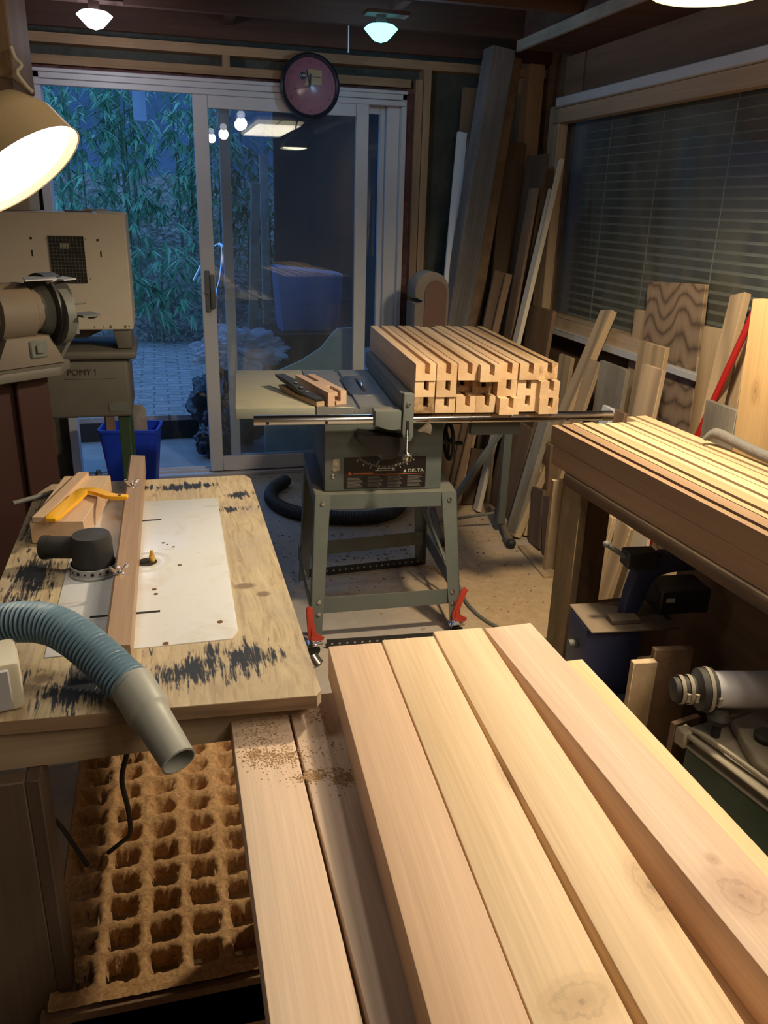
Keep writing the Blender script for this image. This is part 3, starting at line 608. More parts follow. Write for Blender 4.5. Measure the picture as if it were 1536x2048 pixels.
# rounded cover in the corner by the door
rc = thing('belt_guard', 'dusty round-topped brown cover standing behind the stacked blanks', 'guard', (1.325, 4.05, 0), 0.0)
pf = [(-0.09, 0), (0.09, 0), (0.09, 1.13)] + [(0.09 * math.cos(a), 1.13 + 0.09 * math.sin(a)) for a in [PI * k / 12 for k in range(1, 12)]] + [(-0.09, 1.13), (-0.09, 1.09), (-0.045, 1.085), (-0.045, 1.07), (-0.09, 1.065)]
Mx = Matrix(((1, 0, 0, 0), (0, 0, 1, -0.03), (0, 1, 0, 0), (0, 0, 0, 1)))
MB().prism(pf, 0, 0.15, 0.006, M=Mx).build('housing', plain('dusty_housing', (0.13, 0.10, 0.085), 0.6, dust=1.0, dustc=(0.33, 0.28, 0.22)), rc)
fpf = [(-0.04, 0.02), (0.075, 0.02), (0.075, 1.12)] + [(0.018 + 0.057 * math.cos(a), 1.12 + 0.06 * math.sin(a)) for a in [PI * k / 10 for k in range(1, 10)]] + [(-0.04, 1.12)]
MB().prism(fpf, -0.008, 0.004, 0.0, M=Mx).build('front_plate', plain('brown_plate', (0.12, 0.06, 0.04), 0.6), rc)
# ------------------------------------------------------------------ mortised blanks
PW, PH, PL = 0.0712, 0.0558, 0.90
def blank_mesh(L, w=PW, h=PH, slot=(0.032, 0.049), dep=0.034):
    mb = MB(); x0 = 0.0012; x1 = w - 0.0012
    poly = [(x0, 0.0006), (x1, 0.0006), (x1, h), (slot[1], h), (slot[1], h - dep), (slot[0], h - dep), (slot[0], h), (x0, h)]
    Mp = Matrix(((1, 0, 0, 0), (0, 0, 1, 0), (0, 1, 0, 0), (0, 0, 0, 1)))
    mb.prism(poly, 0, L, M=Mp); return mb
M['endgrain'] = wood('fir_blank', (0.55, 0.34, 0.18), (0.76, 0.54, 0.33), (0.68, 0.46, 0.27), fine=160, fine_amt=0.2, band=7, rough=0.6, vary=0.16)
M['endk'] = wood('knotty_blank', (0.24, 0.14, 0.07), (0.62, 0.42, 0.24), (0.42, 0.27, 0.14), fine=120, fine_amt=0.4, band=26, rough=0.6)
ST = thing  # alias
first = blank_mesh(PL).build('mortised_blank', M['endgrain'])
dark_first = blank_mesh(PL).build('mortised_blank', M['endk'])
SYAW = math.radians(-4.3); S0 = Vector((0.795, 2.545, 0.871)); su = Vector((math.cos(SYAW), math.sin(SYAW), 0)); sv = Vector((-math.sin(SYAW), math.cos(SYAW), 0))
shift = {(2, 3): -0.03, (2, 0): 0.0, (2, 5): -.004, (1, 2): 0.08, (1, 3): 0.05, (0, 4): -0.035, (0, 6): -0.035, (1, 6): -0.03, (2, 6): 0.0, (1, 0): 0.005, (0, 0): 0.004, (1, 5): .006, (0, 5): .004}
rown = {2: 'top row', 1: 'middle row', 0: 'bottom row'}
ordn = ['leftmost', 'second', 'third', 'fourth', 'fifth', 'sixth', 'rightmost']
used = {0: False, 1: False}
for r in range(3):
    for c in range(7):
        dk = (r, c) in ((2, 6), (1, 3), (1, 2), (0, 0))
        src = dark_first if dk else first
        o = src if not used[int(dk)] else src.copy()
        if used[int(dk)]: COL.objects.link(o)
        used[int(dk)] = True
        o.matrix_world = Matrix.Translation(S0 + su * (c * PW + 0.0015 * ((c * 7 + r * 3) % 3 - 1)) + sv * shift.get((r, c), 0.002 * ((r * 5 + c * 3) % 4)) + Vector((0, 0, r * PH))) @ Matrix.Rotation(SYAW, 4, 'Z')
        extra = ', dark knotty end' if dk else ''
        pos = ordn[c] if c in (0, 6) else ordn[c] + ' from left'
        tag(o, 'slotted blank in the %s on the table saw, %s%s' % (rown[r], pos, extra), 'lumber', 'slotted blanks stacked on the table saw')
# two layers of blanks on the bench at the right
BW = 0.0712
bfirst = blank_mesh(1.95, w=BW, h=0.056, slot=(0.020, 0.034)).build('long_blank', wood('bench_fir', (0.42, 0.27, 0.15), (0.62, 0.45, 0.27), (0.52, 0.35, 0.20), fine=200, fine_amt=0.16, band=8, rough=0.42, spec=0.5))
bord = ['nearest the room', 'second from the room side', 'middle one of five', 'second from the window side', 'nearest the window']
BY = Matrix.Rotation(math.radians(2.6), 4, 'Z')
sidem = wood('bench_fir_shaded', (0.25, 0.15, 0.09), (0.40, 0.26, 0.155), fine=200, fine_amt=0.2, band=8, rough=0.5)  # shade on the room-facing sides, put into a darker wood colour
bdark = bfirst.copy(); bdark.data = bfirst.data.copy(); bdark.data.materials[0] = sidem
first_done = False
for lay in (1, 0):
    for k in range(5):
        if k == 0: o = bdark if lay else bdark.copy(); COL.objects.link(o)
        else:
            o = bfirst if not first_done else bfirst.copy()
            if first_done: COL.objects.link(o)
            first_done = True
        dy = [0.0, 0.01, -0.01, -0.01, 0.05][k] - (0.02 if lay == 0 else 0)
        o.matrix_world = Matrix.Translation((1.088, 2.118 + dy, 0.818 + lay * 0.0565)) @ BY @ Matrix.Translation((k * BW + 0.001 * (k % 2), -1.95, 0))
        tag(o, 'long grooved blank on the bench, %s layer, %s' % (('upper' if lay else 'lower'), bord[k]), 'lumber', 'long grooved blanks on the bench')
# ------------------------------------------------------------------ foreground boards
fk = {
 'U1': ((0.60, 0.39, 0.25), (0.71, 0.50, 0.34), []),
 'U2': ((0.70, 0.50, 0.30), (0.80, 0.61, 0.40), [(0.088, 0.65, 0.012, 0.05, 0), (0.050, 0.340, 0.042, 0.030, 0.2)]),
 'U3': ((0.70, 0.49, 0.29), (0.82, 0.62, 0.40), [(0.083, 0.431, 0.026, 0.055, 0)]),
 'U4': ((0.64, 0.43, 0.30), (0.78, 0.58, 0.43), [(0.042, 0.405, 0.034, 0.048, 0.3), (0.044, 0.455, 0.009, 0.012, 0)]),
 'L1': ((0.66, 0.47, 0.33), (0.77, 0.58, 0.43), []), 'L2': ((0.62, 0.45, 0.33), (0.74, 0.56, 0.42), [(0.053, 0.64, 0.010, 0.16, 0)]),
 'L7': ((0.66, 0.48, 0.26), (0.76, 0.58, 0.34), [])}
# (key, left-far corner x, y, yaw degrees, width, z0, label)
rough_x = random.Random(5)
def fboard(key, x, y, yaw, w, z0, th, label, L=1.45):
    c1, c2, kn = fk.get(key, fk['L1'])
    kk = [(kx, L - 1.0 + ky, rx, ry, kr) for kx, ky, rx, ry, kr in kn]
    mat = wood('fir_board', c1, c2, fine=230, fine_amt=0.19, band=15, rough=0.55, knots=kk, vary=0.0)
    mb = MB(); mb.box((0.0006, 0, 0), (w - 0.0006, L, th), 0.0018, 2)
    o = mb.build('fir_board', mat)
    a = math.radians(yaw)
    o.matrix_world = Matrix.Translation((x, y, z0)) @ Matrix.Rotation(-a, 4, 'Z') @ Matrix.Translation((0, -L, 0))
    return tag(o, label, 'board', 'freshly planed boards stacked in the foreground')
TH = 0.0595
fboard('U1', 0.221, 1.118, 3.3, 0.0875, 0.80, TH, 'raised reddish straight-grained board, leftmost of the upper layer in front')
fboard('U2', 0.310, 1.120, 3.4, 0.0885, 0.80, TH, 'cream board with a nick at its right edge, second in the upper layer')
fboard('U3', 0.4005, 1.130, 2.65, 0.0865, 0.80, TH, 'pale board between the two wide dark gaps, third in the upper layer')
fboard('U4', 0.4895, 1.122, -1.2, 0.0865, 0.80, TH, 'pinkish board with a big swirling knot, rightmost of the upper layer')
fboard('L1', 0.058, 1.090, 0.5, 0.0865, 0.74, TH, 'low pale board with sawdust crumbs, leftmost board in front')
fboard('L2', 0.147, 1.078, 0.3, 0.0870, 0.74, TH, 'low shaded board half covered by the raised stack, second from left')
for k, x in enumerate((0.235, 0.322, 0.408)): fboard('L1', x, 1.085, 0.3, 0.0862, 0.74, TH, 'hidden lower layer board, %s one under the upper boards' % ('first', 'second', 'third')[k])
fboard('L1', 0.494, 1.08, 0.0, 0.0800, 0.74, TH, 'hidden lower layer board, last one under the knotty board')
fboard('L7', 0.575, 1.086, -0.3, 0.0865, 0.74, TH, 'yellow sapwood board at the right edge, one layer lower')
hs = thing('sawhorse', 'wooden sawhorse carrying the foreground boards', 'sawhorse', (0.34, 0.80, 0))
MB().box((-0.22, -0.04, 0.65), (0.26, 0.04, 0.74), 0.003).build('beam', M['pine'], hs)
for sx in (-0.2, 0.22):
    for sy in (-1, 1):
        MB().cyl((sx, sy * 0.02, 0.70), (sx, sy * 0.22, 0), 0.025, n=4).build('leg', M['pine'], hs)
# crumbs of sawdust on the boards
def crumbs(name, label, areas, z, n, seed, s0=0.0016, s1=0.004):
    rnd = random.Random(seed); mb = MB()
    for (cx, cy, rx, ry, wgt) in areas:
        for k in range(int(n * wgt)):
            x, y = rnd.gauss(cx, rx), rnd.gauss(cy, ry); s = rnd.uniform(s0, s1) * (1 if rnd.random() < .9 else 1.8); a = rnd.uniform(0, PI)
            zz = z(x, y) if callable(z) else z
            if zz is None: continue
            c, d = math.cos(a) * s, math.sin(a) * s
            mb._add([(x + c, y + d, zz), (x - d, y + c, zz + .0004), (x - c, y - d, zz), (x, y, zz + s * rnd.uniform(.1, .35))], [(0, 1, 3), (1, 2, 3), (2, 0, 3)])
    o = mb.build(name, M['dust'], fix=False); return tag(o, label, 'sawdust', kind='stuff')
crumbs('sawdust_crumbs', 'sawdust crumbs scattered on the two low boards in front', [(0.10, 0.99, .018, .030, .9), (0.115, 0.935, .022, .010, 1.0), (0.085, 0.95, .010, .006, .35), (0.155, 0.885, .013, .006, .8), (0.195, 0.875, .010, .009, .9), (0.17, 0.93, .03, .04, .35), (0.1, 0.98, .03, .05, .3), (0.18, 1.02, .01, .01, .15)], lambda x, y: 0.7998 if .062 < x < .230 and y < 1.07 else None, 420, 4, 0.0006, 0.0019)
# ------------------------------------------------------------------ router table (own coordinates: x 0..0.52, y 0..1.06 from its near left corner)
RT = Vector((-0.325, 1.0, 0)); rt = thing('router_table', 'home-made router table with a worn black-stained plywood top at left', 'table', RT)
TT = 0.85
top = MB(); cut = [(0.112, 0.19), (0.400, 0.19), (0.412, 0.215), (0.424, 0.88), (0.118, 0.89)]
outer = [(0.0, 0.035), (0.506, 0.0), (0.515, 0.012), (0.518, 1.02), (0.505, 1.05), (0.03, 1.06), (0.0, 0.98)]
top.prism(outer, TT - 0.021, TT - 0.0005)
tp = top.build('tabletop', [M['worn']], rt)
eg = MB(); eg.prism([(-.0005, 0.0343), (0.5063, -0.001), (0.5063, 0.0), (0.0, 0.0355)], TT - 0.022, TT - 0.001); eg.build('plywood_edge', M['ply_edge'], rt)
pl = MB(); pl.prism(cut, TT - 0.002, TT + 0.0012, 0.0008)
plate = pl.build('insert_plate', M['plate'], rt)
hole = plain('dark_hole', (0.02, 0.015, 0.012), 0.9)
rust = plain('rusty_hole', (0.16, 0.075, 0.03), 0.9)
for (x, y, L) in ((-0.076, 1.757, 0.043), (-0.086, 1.311, 0.048), (-0.154, 1.312, 0.03)):
    MB().box((x - RT.x, y - RT.y - .0035, TT + .0011), (x + L - RT.x, y - RT.y + .0035, TT + .0016)).build('fence_slot', hole, plate)
for (x, y, r) in ((-0.062, 1.527, 0.0195),): MB().cyl((x - RT.x, y - RT.y, TT + .0010), (x - RT.x, y - RT.y, TT + .0018), r, n=28).build('bit_opening', hole, plate)
for (x, y, r) in ((0.06, 1.25, .005), (-0.03, 1.195, .005), (-0.20, 1.22, .006), (-0.048, 1.40, .0045), (-0.045, 1.38, .004), (0.0, 1.50, .004), (-0.03, 1.62, .0035), (-0.01, 1.595, .003), (-0.022, 1.61, .0025)):
    MB().cyl((x - RT.x, y - RT.y, TT + .0010), (x - RT.x, y - RT.y, TT + .0017), r, n=12).build('screw_hole', rust, plate)
rg = MB(); ring = [(0.0195, .0012), (0.021, .0018), (0.0475, .0018), (0.049, .0012)]
rg.lathe([(r, h) for r, h in ring], (-0.062 - RT.x, 1.527 - RT.y, TT), (0, 0, 1), 40); rg.build('insert_ring', plain('clear_insert', (0.66, 0.65, 0.62), 0.25), plate)
bt = MB(); bt.cyl((-0.052 - RT.x, 1.527 - RT.y, TT - .01), (-0.052 - RT.x, 1.527 - RT.y, TT + .016), 0.0058, n=14); bt.cyl((-0.052 - RT.x, 1.527 - RT.y, TT + .016), (-0.052 - RT.x, 1.527 - RT.y, TT + .026), 0.0042, 0.003, n=12)
bt.build('router_bit', plain('gold_bit', (0.75, 0.48, 0.12), 0.3, 0.8), rt)
ap = MB(); ap.box((0.02, 0.035, TT - 0.085), (0.50, 0.058, TT - 0.0215), 0.001); ap.box((0.02, 1.0, TT - 0.085), (0.50, 1.022, TT - 0.0215)); ap.box((0.02, 0.058, TT - 0.085), (0.042, 1.0, TT - 0.0215)); ap.box((0.478, 0.058, TT - 0.085), (0.50, 1.0, TT - 0.0215))
ap.build('apron', wood('apron_pine', (0.28, 0.20, 0.12), (0.38, 0.28, 0.18), axis='X', rough=0.7), rt)
lm = wood('leg_board', (0.075, 0.05, 0.035), (0.12, 0.08, 0.055), axis='Z', rough=0.75)
for (a, b) in (((0.0, 0.005, 0), (0.098, 0.030, 0.764)), ((0.098, 0.005, 0), (0.118, 0.075, 0.764)), ((0.44, 0.04, 0), (0.495, 0.09, .765)), ((0.03, 0.94, 0), (0.085, 0.99, .765)), ((0.44, 0.94, 0), (0.495, 0.99, .765))):
    MB().box(a, b, 0.002).build('leg', lm, rt)
MB().box((0.118, -0.035, 0.20), (0.50, -0.018, 0.345), 0.002).build('lower_rail', M['pine'], rt)
# fence
fe = thing('router_fence', 'brown hardwood fence lying across the white plate, held by wing nuts', 'fence', (-0.098, 1.13, TT + 0.0015), math.radians(-0.6))
fm = wood('fence_wood', (0.27, 0.16, 0.09), (0.42, 0.28, 0.17), rough=0.5, spec=0.5, fine_amt=0.3)
fb = MB(); fb.prism([(-0.020, 0), (0.018, 0), (0.018, 0.040), (-0.016, 0.043), (-0.020, 0.040)], 0, 1.0, 0.0, M=Matrix(((1, 0, 0, 0), (0, 0, 1, 0), (0, 1, 0, 0), (0, 0, 0, 1))))
fb.build('fence_board', fm, fe)
def wing_nut(parent_pos, lab):
    w = thing('wing_nut', lab, 'wing nut', parent_pos, random.uniform(-.3, .3)); a = MB()
    a.lathe([(0.0, 0), (0.011, 0), (0.011, 0.0015), (0.006, .002)], n=20); a.build('washer', M['chrome'], w)
    a = MB(); a.lathe([(0.0055, 0.0015), (0.0055, 0.009), (0.004, 0.011), (0.0, 0.012)], n=16)
    for s in (-1, 1):
        a.prism([(0.003, 0.003), (0.0075, 0.004), (0.0175, 0.017), (0.0165, 0.021), (0.0125, 0.021), (0.007, 0.012), (0.003, 0.010)] if s > 0 else [(-x, z) for x, z in [(0.003, 0.003), (0.0075, 0.004), (0.0175, 0.017), (0.0165, 0.021), (0.0125, 0.021), (0.007, 0.012), (0.003, 0.010)]], -0.0014, 0.0014, 0.0006, M=Matrix(((1, 0, 0, 0), (0, 0, 1, 0), (0, 1, 0, 0), (0, 0, 0, 1))))
    a.build('nut_with_wings', M['chrome'], w)
    MB().cyl((0, 0, -0.004), (0, 0, 0.017), 0.003, n=10).build('bolt', M['chrome'], w)
random.seed(2)
wing_nut((-0.095, 1.875, TT + 0.0415), 'shiny wing nut at the far end of the router fence')
wing_nut((-0.105, 1.385, TT + 0.0415), 'shiny wing nut on the middle of the router fence')
# dust port
dp = thing('dust_port', 'dusty black elbow-shaped dust port behind the router fence', 'dust port', (-0.158, 1.50, TT + 0.001))
a = MB(); a.lathe([(0.040, 0.012), (0.038, 0.022), (0.037, 0.068), (0.034, 0.078), (0.0, 0.080)], n=32); a.cyl((0, 0.01, 0.047), (-0.088, 0.045, 0.040), 0.022, n=24); a.cyl((-0.083, 0.043, 0.040), (-0.093, 0.047, 0.0395), 0.0235, n=24)
a.build('elbow', M['black'], dp)
a = MB(); a.lathe([(0.041, 0.0), (0.046, 0.0), (0.046, 0.005), (0.043, 0.007), (0.0435, 0.020), (0.041, 0.020)], n=36)
a.build('base_ring', M['lightgrey'], dp)
a = MB()
for k in range(16):
    t = PI + PI * 1.6 * k / 16; r = 0.0437; a.cyl((r * math.cos(t), r * math.sin(t), 0.013), ((r + .0006) * math.cos(t), (r + .0006) * math.sin(t), 0.013), 0.0032 if k % 2 else 0.0018, n=10)
a.build('ring_holes', hole, dp)
# two scrap blocks
o = MB().box((-0.053, 0, 0), (0.053, 0.30, 0.048), 0.001).build('wood_block', M['cedar'], loc=(-0.238, 1.66, TT + .001), rot=(0, 0, -0.13)); tag(o, 'thick pale block under the yellow push stick', 'block')
o = MB().box((-0.015, 0, 0), (0.015, 0.30, 0.046), 0.001).build('wood_strip', M['cedar'], loc=(-0.3085, 1.685, TT + .001), rot=(0, 0, -0.30)); 
o.location = (-0.272, 1.66, TT + 0.0495); o.rotation_euler = (0, 0, -0.22); o.scale = (0.8, 1.0, 0.25); tag(o, 'thin pale strip lying on the thick block, left of the push stick', 'strip')
# yellow push stick
ys = thing('push_stick', 'bright yellow plastic push stick lying on the pale block', 'push stick', (-0.245, 1.635, TT + 0.062), math.radians(0))
pts = smooth_path([(0, 0), (0.015, 0.055), (0.035, 0.12), (0.05, 0.17), (0.075, 0.165), (0.11, 0.125), (0.145, 0.115)], 6)
a = MB(); wf_ = lambda t: 0.0135 if t < .45 else (0.0135 - (t - .45) * 0.010); n = len(pts); lft = []; rgt = []
for k, p in enumerate(pts):
    t = (pts[min(k + 1, n - 1)] - pts[max(k - 1, 0)]).normalized(); nn = Vector((-t.y, t.x, 0.0)); w = wf_(k / (n - 1)); 
    if k == 0: w *= .7
    if k == n - 1: w *= .8
    lft.append((p + nn * w)); rgt.append((p - nn * w))
poly = [(q.x, q.y) for q in lft] + [(q.x, q.y) for q in reversed(rgt)]
a.prism(poly, -0.004, 0.004, 0.0015); a.build('handle_body', M['yellow'], ys)
a = MB(); a.cyl((0.128, 0.118, 0.0038), (0.128, 0.118, 0.0046), 0.0035, n=14); a.build('hang_hole', hole, ys)
# steel rod lying over the far left corner
tag(MB().cyl((-0.36, 1.895, TT + .012), (-0.215, 2.02, TT + .009), 0.0055, n=10).build('metal_rod', M['sawdark']), 'thin grey rod poking out past the far left corner of the router table', 'rod')
# cream box at left edge
cb_ = thing('switch_box', 'cream electrical box at the left end of the router table', 'box', (-0.268, 1.062, TT + .001), 0.22)
MB().box((-0.08, -0.02, 0), (0.045, 0.06, 0.075), 0.008, 2).build('body', plain('cream_plastic', (0.60, 0.55, 0.42), 0.4), cb_)
MB().box((-0.07, -0.024, 0.006), (0.030, -0.019, 0.068), 0.002).build('cover_plate', plain('lilac_grey_plate', (0.42, 0.41, 0.44), 0.35), cb_)
# vacuum hose
def camless(x, y, z): return Vector((x, y, z))
hp = smooth_path([(-0.42, 1.10, 0.80), (-0.34, 1.13, 0.90), (-0.265, 1.12, 0.955), (-0.21, 1.075, 0.965), (-0.165, 1.025, 0.95), (-0.12, 0.985, 0.925), (-0.085, 0.945, 0.90), (-0.06, 0.905, 0.875)], 10)
vh = thing('vacuum_hose', 'blue-grey corrugated vacuum hose arching over the router table', 'hose', (0, 0, 0))
# resample evenly so the ribs stay regular
def resample(pts, step):
    out = [pts[0]]; acc = 0
    for k in range(1, len(pts)):
        a, b = pts[k - 1], pts[k]; L = (b - a).length; t = step - acc
        while t <= L: out.append(a.lerp(b, t / L)); t += step
        acc = (acc + L) % step if L + acc >= step else acc + L
    return out
HP = []
hp = smooth_path([(-0.43, 1.245, 0.80), (-0.38, 1.235, 0.85), (-0.325, 1.216, 0.886), (-0.267, 1.19, 0.915), (-0.222, 1.169, 0.926), (-0.185, 1.148, 0.926), (-0.152, 1.12, 0.916), (-0.12, 1.088, 0.900), (-0.096, 1.060, 0.886), (-0.073, 1.033, 0.874)], 12)
HP = resample(hp, 0.00125); R0 = 0.0285
a = MB(); a.tube(HP, R0, 26, rf=lambda k: R0 + 0.0027 * math.sin(2 * PI * k / 6.2)); a.build('corrugated_tube', M['hoseblue'], vh)
d0 = (Vector((-0.018, 0.920, 0.828)) - Vector((-0.073, 1.033, 0.874))).normalized(); q0 = Vector((-0.078, 1.043, 0.878))
a = MB(); a.lathe([(0.0285, 0), (0.031, 0.001), (0.0305, 0.055), (0.029, 0.060), (0.0265, 0.064), (0.0262, 0.071), (0.026, 0.072), (0.0235, 0.142), (0.0245, 0.146), (0.0215, 0.147), (0.021, 0.10)], q0, d0, 40); a.build('cuff', M['cuff'], vh)
# ------------------------------------------------------------------ sawdust-covered lattice under the router table
LX0, LX1, LY0, LY1, LZ = -0.238, 0.235, 0.985, 1.97, 0.36
PX, PY = 0.0671, 0.0608; OX, OY = -0.201, 1.029
lt = thing('lattice_shelf', 'wooden lattice shelf under the router table', 'shelf', (0, 0, 0))
a = MB()
for k in range(9):
    x = OX - PX / 2 + k * PX
    if x > LX1: break
    a.box((x - .0085, LY0, LZ - .045), (x + .0085, LY1, LZ - .004))
a.build('long_bars', M['pine'], lt)
a = MB()
for k in range(20):
    y = OY - PY / 2 + k * PY
    a.box((LX0, y - .005, LZ - .040), (LX1, y + .005, LZ - .008))
a.build('cross_bars', M['cedar'], lt)
a = MB()
for k in range(14): a.box((LX0, LY0 + .03 + k * .07, LZ - .10), (LX1, LY0 + .062 + k * .07, LZ - .085))
a.build('lower_slats', M['pine'], lt)
a = MB(); a.box((LX0 - .01, LY0 - .02, LZ - .10), (LX1, LY0, LZ - .002)); a.build('front_edge', M['brown'], lt)
random.seed(8)
step = 0.0032; nx = int((LX1 - LX0) / step); ny = int((LY1 - LY0 + .012) / step)
holes = {}
for i in range(9):
    for j in range(-2, 20):
        rr = random.random(); yy = (j + 0.5) * PY
        fill = min(1, max(0, (j - 1.5) / 6.0)) * (0.55 + 0.45 * rr)
        if i in (0,): fill *= 0.25
        if i == 1 and rr < .4: fill *= .4
        holes[(i, j)] = (0.0258 - 0.003 * fill, 0.0225 - 0.003 * fill, fill, random.uniform(-.002, .002), random.uniform(-.002, .002))
def dust_h(x, y):
    i = round((x - OX) / PX); j = round((y - OY) / PY)
    hx, hy, fill, ox, oy = holes.get((i, j), (0.019, 0.017, 0, 0, 0))
    nz = mnoise.noise(Vector((x * 60, y * 60, 0))) * 0.0035 + mnoise.noise(Vector((x * 170, y * 170, 3))) * 0.0022
    dx, dy = abs(x - OX - i * PX - ox), abs(y - OY - j * PY - oy)
    rr = 0.009 if fill < .3 else 0.015
    qx, qy = dx - (hx - rr), dy - (hy - rr)
    d = math.hypot(max(qx, 0), max(qy, 0)) + min(max(qx, qy), 0) - rr + nz * 1.3 + mnoise.noise(Vector((x * 25, y * 25, 8))) * .004 * fill   # <0 inside hole
    if y < OY - PY / 2 - .0 : d = abs(d) + .004
    big = 0.004 * mnoise.noise(Vector((x * 9, y * 9, 5)))
    if d > 0:
        return LZ + 0.001 + big + min(0.006, 0.9 * d) * (0.5 + .6 * min(1, max(0, fill + .3))) + mnoise.noise(Vector((x * 300, y * 300, 1))) * 0.0012 + nz * .5
    slope = 4.0 - 2.6 * fill
    z = LZ + big + slope * d + mnoise.noise(Vector((x * 240, y * 240, 1))) * 0.0028
    lim = LZ - (0.024 + 0.008 * (1 - fill))
    # far side of each filled hole keeps a bank of dust, the near side is open
    bank = (y - OY - j * PY - oy) / max(hy, .001)
    if fill > 0.45: lim = LZ - 0.034
    if z < lim and (bank < (0.45 - 1.3 * fill) or fill < .3): return None
    return max(z, lim - .004)
vs = []; idx = {}; H_ = [[None] * (nx + 1) for _ in range(ny + 1)]
for j in range(ny + 1):
    for i in range(nx + 1):
        x = LX0 + i * step; y = LY0 - .012 + j * step; h = dust_h(x, y)
        if h is not None: idx[(i, j)] = len(vs); vs.append((x, y, h))
fs = [tuple(idx[q] for q in ((i, j), (i + 1, j), (i + 1, j + 1), (i, j + 1))) for j in range(ny) for i in range(nx) if all(q in idx for q in ((i, j), (i + 1, j), (i + 1, j + 1), (i, j + 1)))]
me = bpy.data.meshes.new('sawdust_layer'); me.from_pydata(vs, [], fs); me.materials.append(M['dust']); me.polygons.foreach_set('use_smooth', [True] * len(me.polygons))
o = bpy.data.objects.new('sawdust_layer', me); COL.objects.link(o); tag(o, 'thick orange-brown sawdust caked over the lattice shelf', 'sawdust', kind='stuff')
o = MB().box((-0.25, 0.75, 0.0), (0.25, 1.9, 0.012)).build('sawdust_pile', M['dust']); tag(o, 'sawdust drift on the floor beneath the lattice shelf', 'sawdust', kind='stuff')
tag(MB().tube(smooth_path([(-0.088, 1.055, .79), (-0.095, 1.075, .74), (-0.108, 1.09, .68), (-0.108, 1.14, .58), (-0.115, 1.20, .48), (-0.140, 1.27, .40), (-0.165, 1.28, .373)], 6), 0.0042, 10).build('hanging_cable', M['rubber']), 'black cable hanging from the router table down to the lattice', 'cord')
tag(MB().tube(smooth_path([(-0.31, 1.36, .47), (-0.255, 1.33, .42), (-0.222, 1.29, .39), (-0.200, 1.26, .368)], 5), 0.0045, 8).build('cable', M['rubber']), 'short black cable lying on the lattice beside the table leg', 'cord')
# ------------------------------------------------------------------ table saw (own frame: x along the rails, y into the room, origin under the wing's near left corner)
TS = thing('table_saw', 'grey-green contractor table saw on an open sheet-metal stand', 'table saw', (0.215, 2.715, 0), math.radians(-5.2))
ZT = 0.87
a = MB(); a.box((0, 0.0, ZT - .038), (0.272, 0.675, ZT), 0.004, 2); a.build('left_wing', M['wing'], TS)
a = MB()
a.box((0.275, 0, ZT - .035), (0.407, 0.675, ZT), 0.002); a.box((0.426, 0, ZT - .035), (0.80, 0.675, ZT), 0.002); a.box((0.407, 0, ZT - .035), (0.426, .675, ZT - .010))
a.build('table_top', M['cast'], TS)
a = MB(); a.box((0.803, 0, ZT - .035), (1.08, 0.675, ZT), 0.004); a.build('right_wing', M['wing'], TS)
ti = MB(); ti.prism([(0.475 + 0.06 * math.cos(t) + (0.0 if math.cos(t) < 0 else 0.0), 0.36 + (0.13 if math.sin(t) > 0 else -0.13) + 0.05 * math.sin(t)) for t in [2 * PI * k / 28 for k in range(28)]], ZT + .0002, ZT + .001); ti.build('throat_plate', M['steel'], TS)
a = MB(); a.box((0.468, 0.24, ZT + .001), (0.484, 0.48, ZT + .0016)); a.build('blade_slot', hole, TS)
a = MB(); a.cyl((0.474, 0.36, ZT - .105), (0.4765, 0.36, ZT - .105), 0.127, n=40); a.build('saw_blade', M['steel'], TS)
# rails
a = MB(); a.cyl((0.06, -0.075, ZT - .025), (1.32, -0.075, ZT - .025), 0.0175, n=24, caps=True)
a.build('front_rail', M['chrome'], TS)
a = MB()
for x in (0.105, 0.30, 0.80, 1.15): a.cyl((x, -0.0915, ZT - .03), (x, -0.0932, ZT - .0305), 0.0055, n=12)
a.build('rail_screws', hole, TS)
a = MB(); a.cyl((1.285, -0.075, ZT - .025), (1.322, -0.075, ZT - .025), 0.0182, n=20); a.build('rail_end_cap', M['steel'], TS)
a = MB(); a.box((0.30, -0.065, ZT - .036), (1.27, -0.02, ZT - .030)); a.box((0.82, -0.03, ZT - .10), (1.0, 0, ZT - .036)); a.build('rail_bracket', M['sawdark'], TS)
# fence
a = MB(); a.box((0.552, -0.09, ZT + .002), (0.588, 0.74, ZT + .066), 0.003, 2); a.box((0.5505, -0.09, ZT + .02), (0.552, 0.74, ZT + .024))
fnc = a.build('rip_fence', M['sawgrey'], TS)
a = MB(); Mf = Matrix(((1, 0, 0, 0), (0, 0, 1, 0), (0, 1, 0, 0), (0, 0, 0, 1)))
a.prism([(0.556, ZT + .07), (0.590, ZT + .07), (0.592, ZT - .075), (0.585, ZT - .092), (0.572, ZT - .097), (0.560, ZT - .088), (0.553, ZT - .06)], -0.122, -0.088, 0.003, M=Mf); a.build('end_plate', M['sawgrey'], fnc)
a = MB(); a.prism([(0.46, ZT + .012), (0.553, ZT + .012), (0.553, ZT - .06), (0.52, ZT - .055), (0.49, ZT - .048), (0.46, ZT - .045)], -0.115, -0.045, 0.008, M=Mf); a.build('head_casting', M['sawgrey'], fnc)
a = MB(); a.lathe([(0.0, 0.006), (0.006, 0.005), (0.008, 0.0)], (0.571, -0.122, ZT + .035), (0, -1, 0), 16); a.build('round_bolt', M['steel'], fnc)
a = MB(); a.box((0.565, -0.126, ZT - .075), (0.577, -0.119, ZT - .02), 0.003); a.build('lever_slot', hole, fnc)
a = MB(); a.cyl((0.571, -0.120, ZT - .045), (0.566, -0.150, ZT - .122), 0.0035, n=10); a.build('lever_rod', M['steel'], fnc)
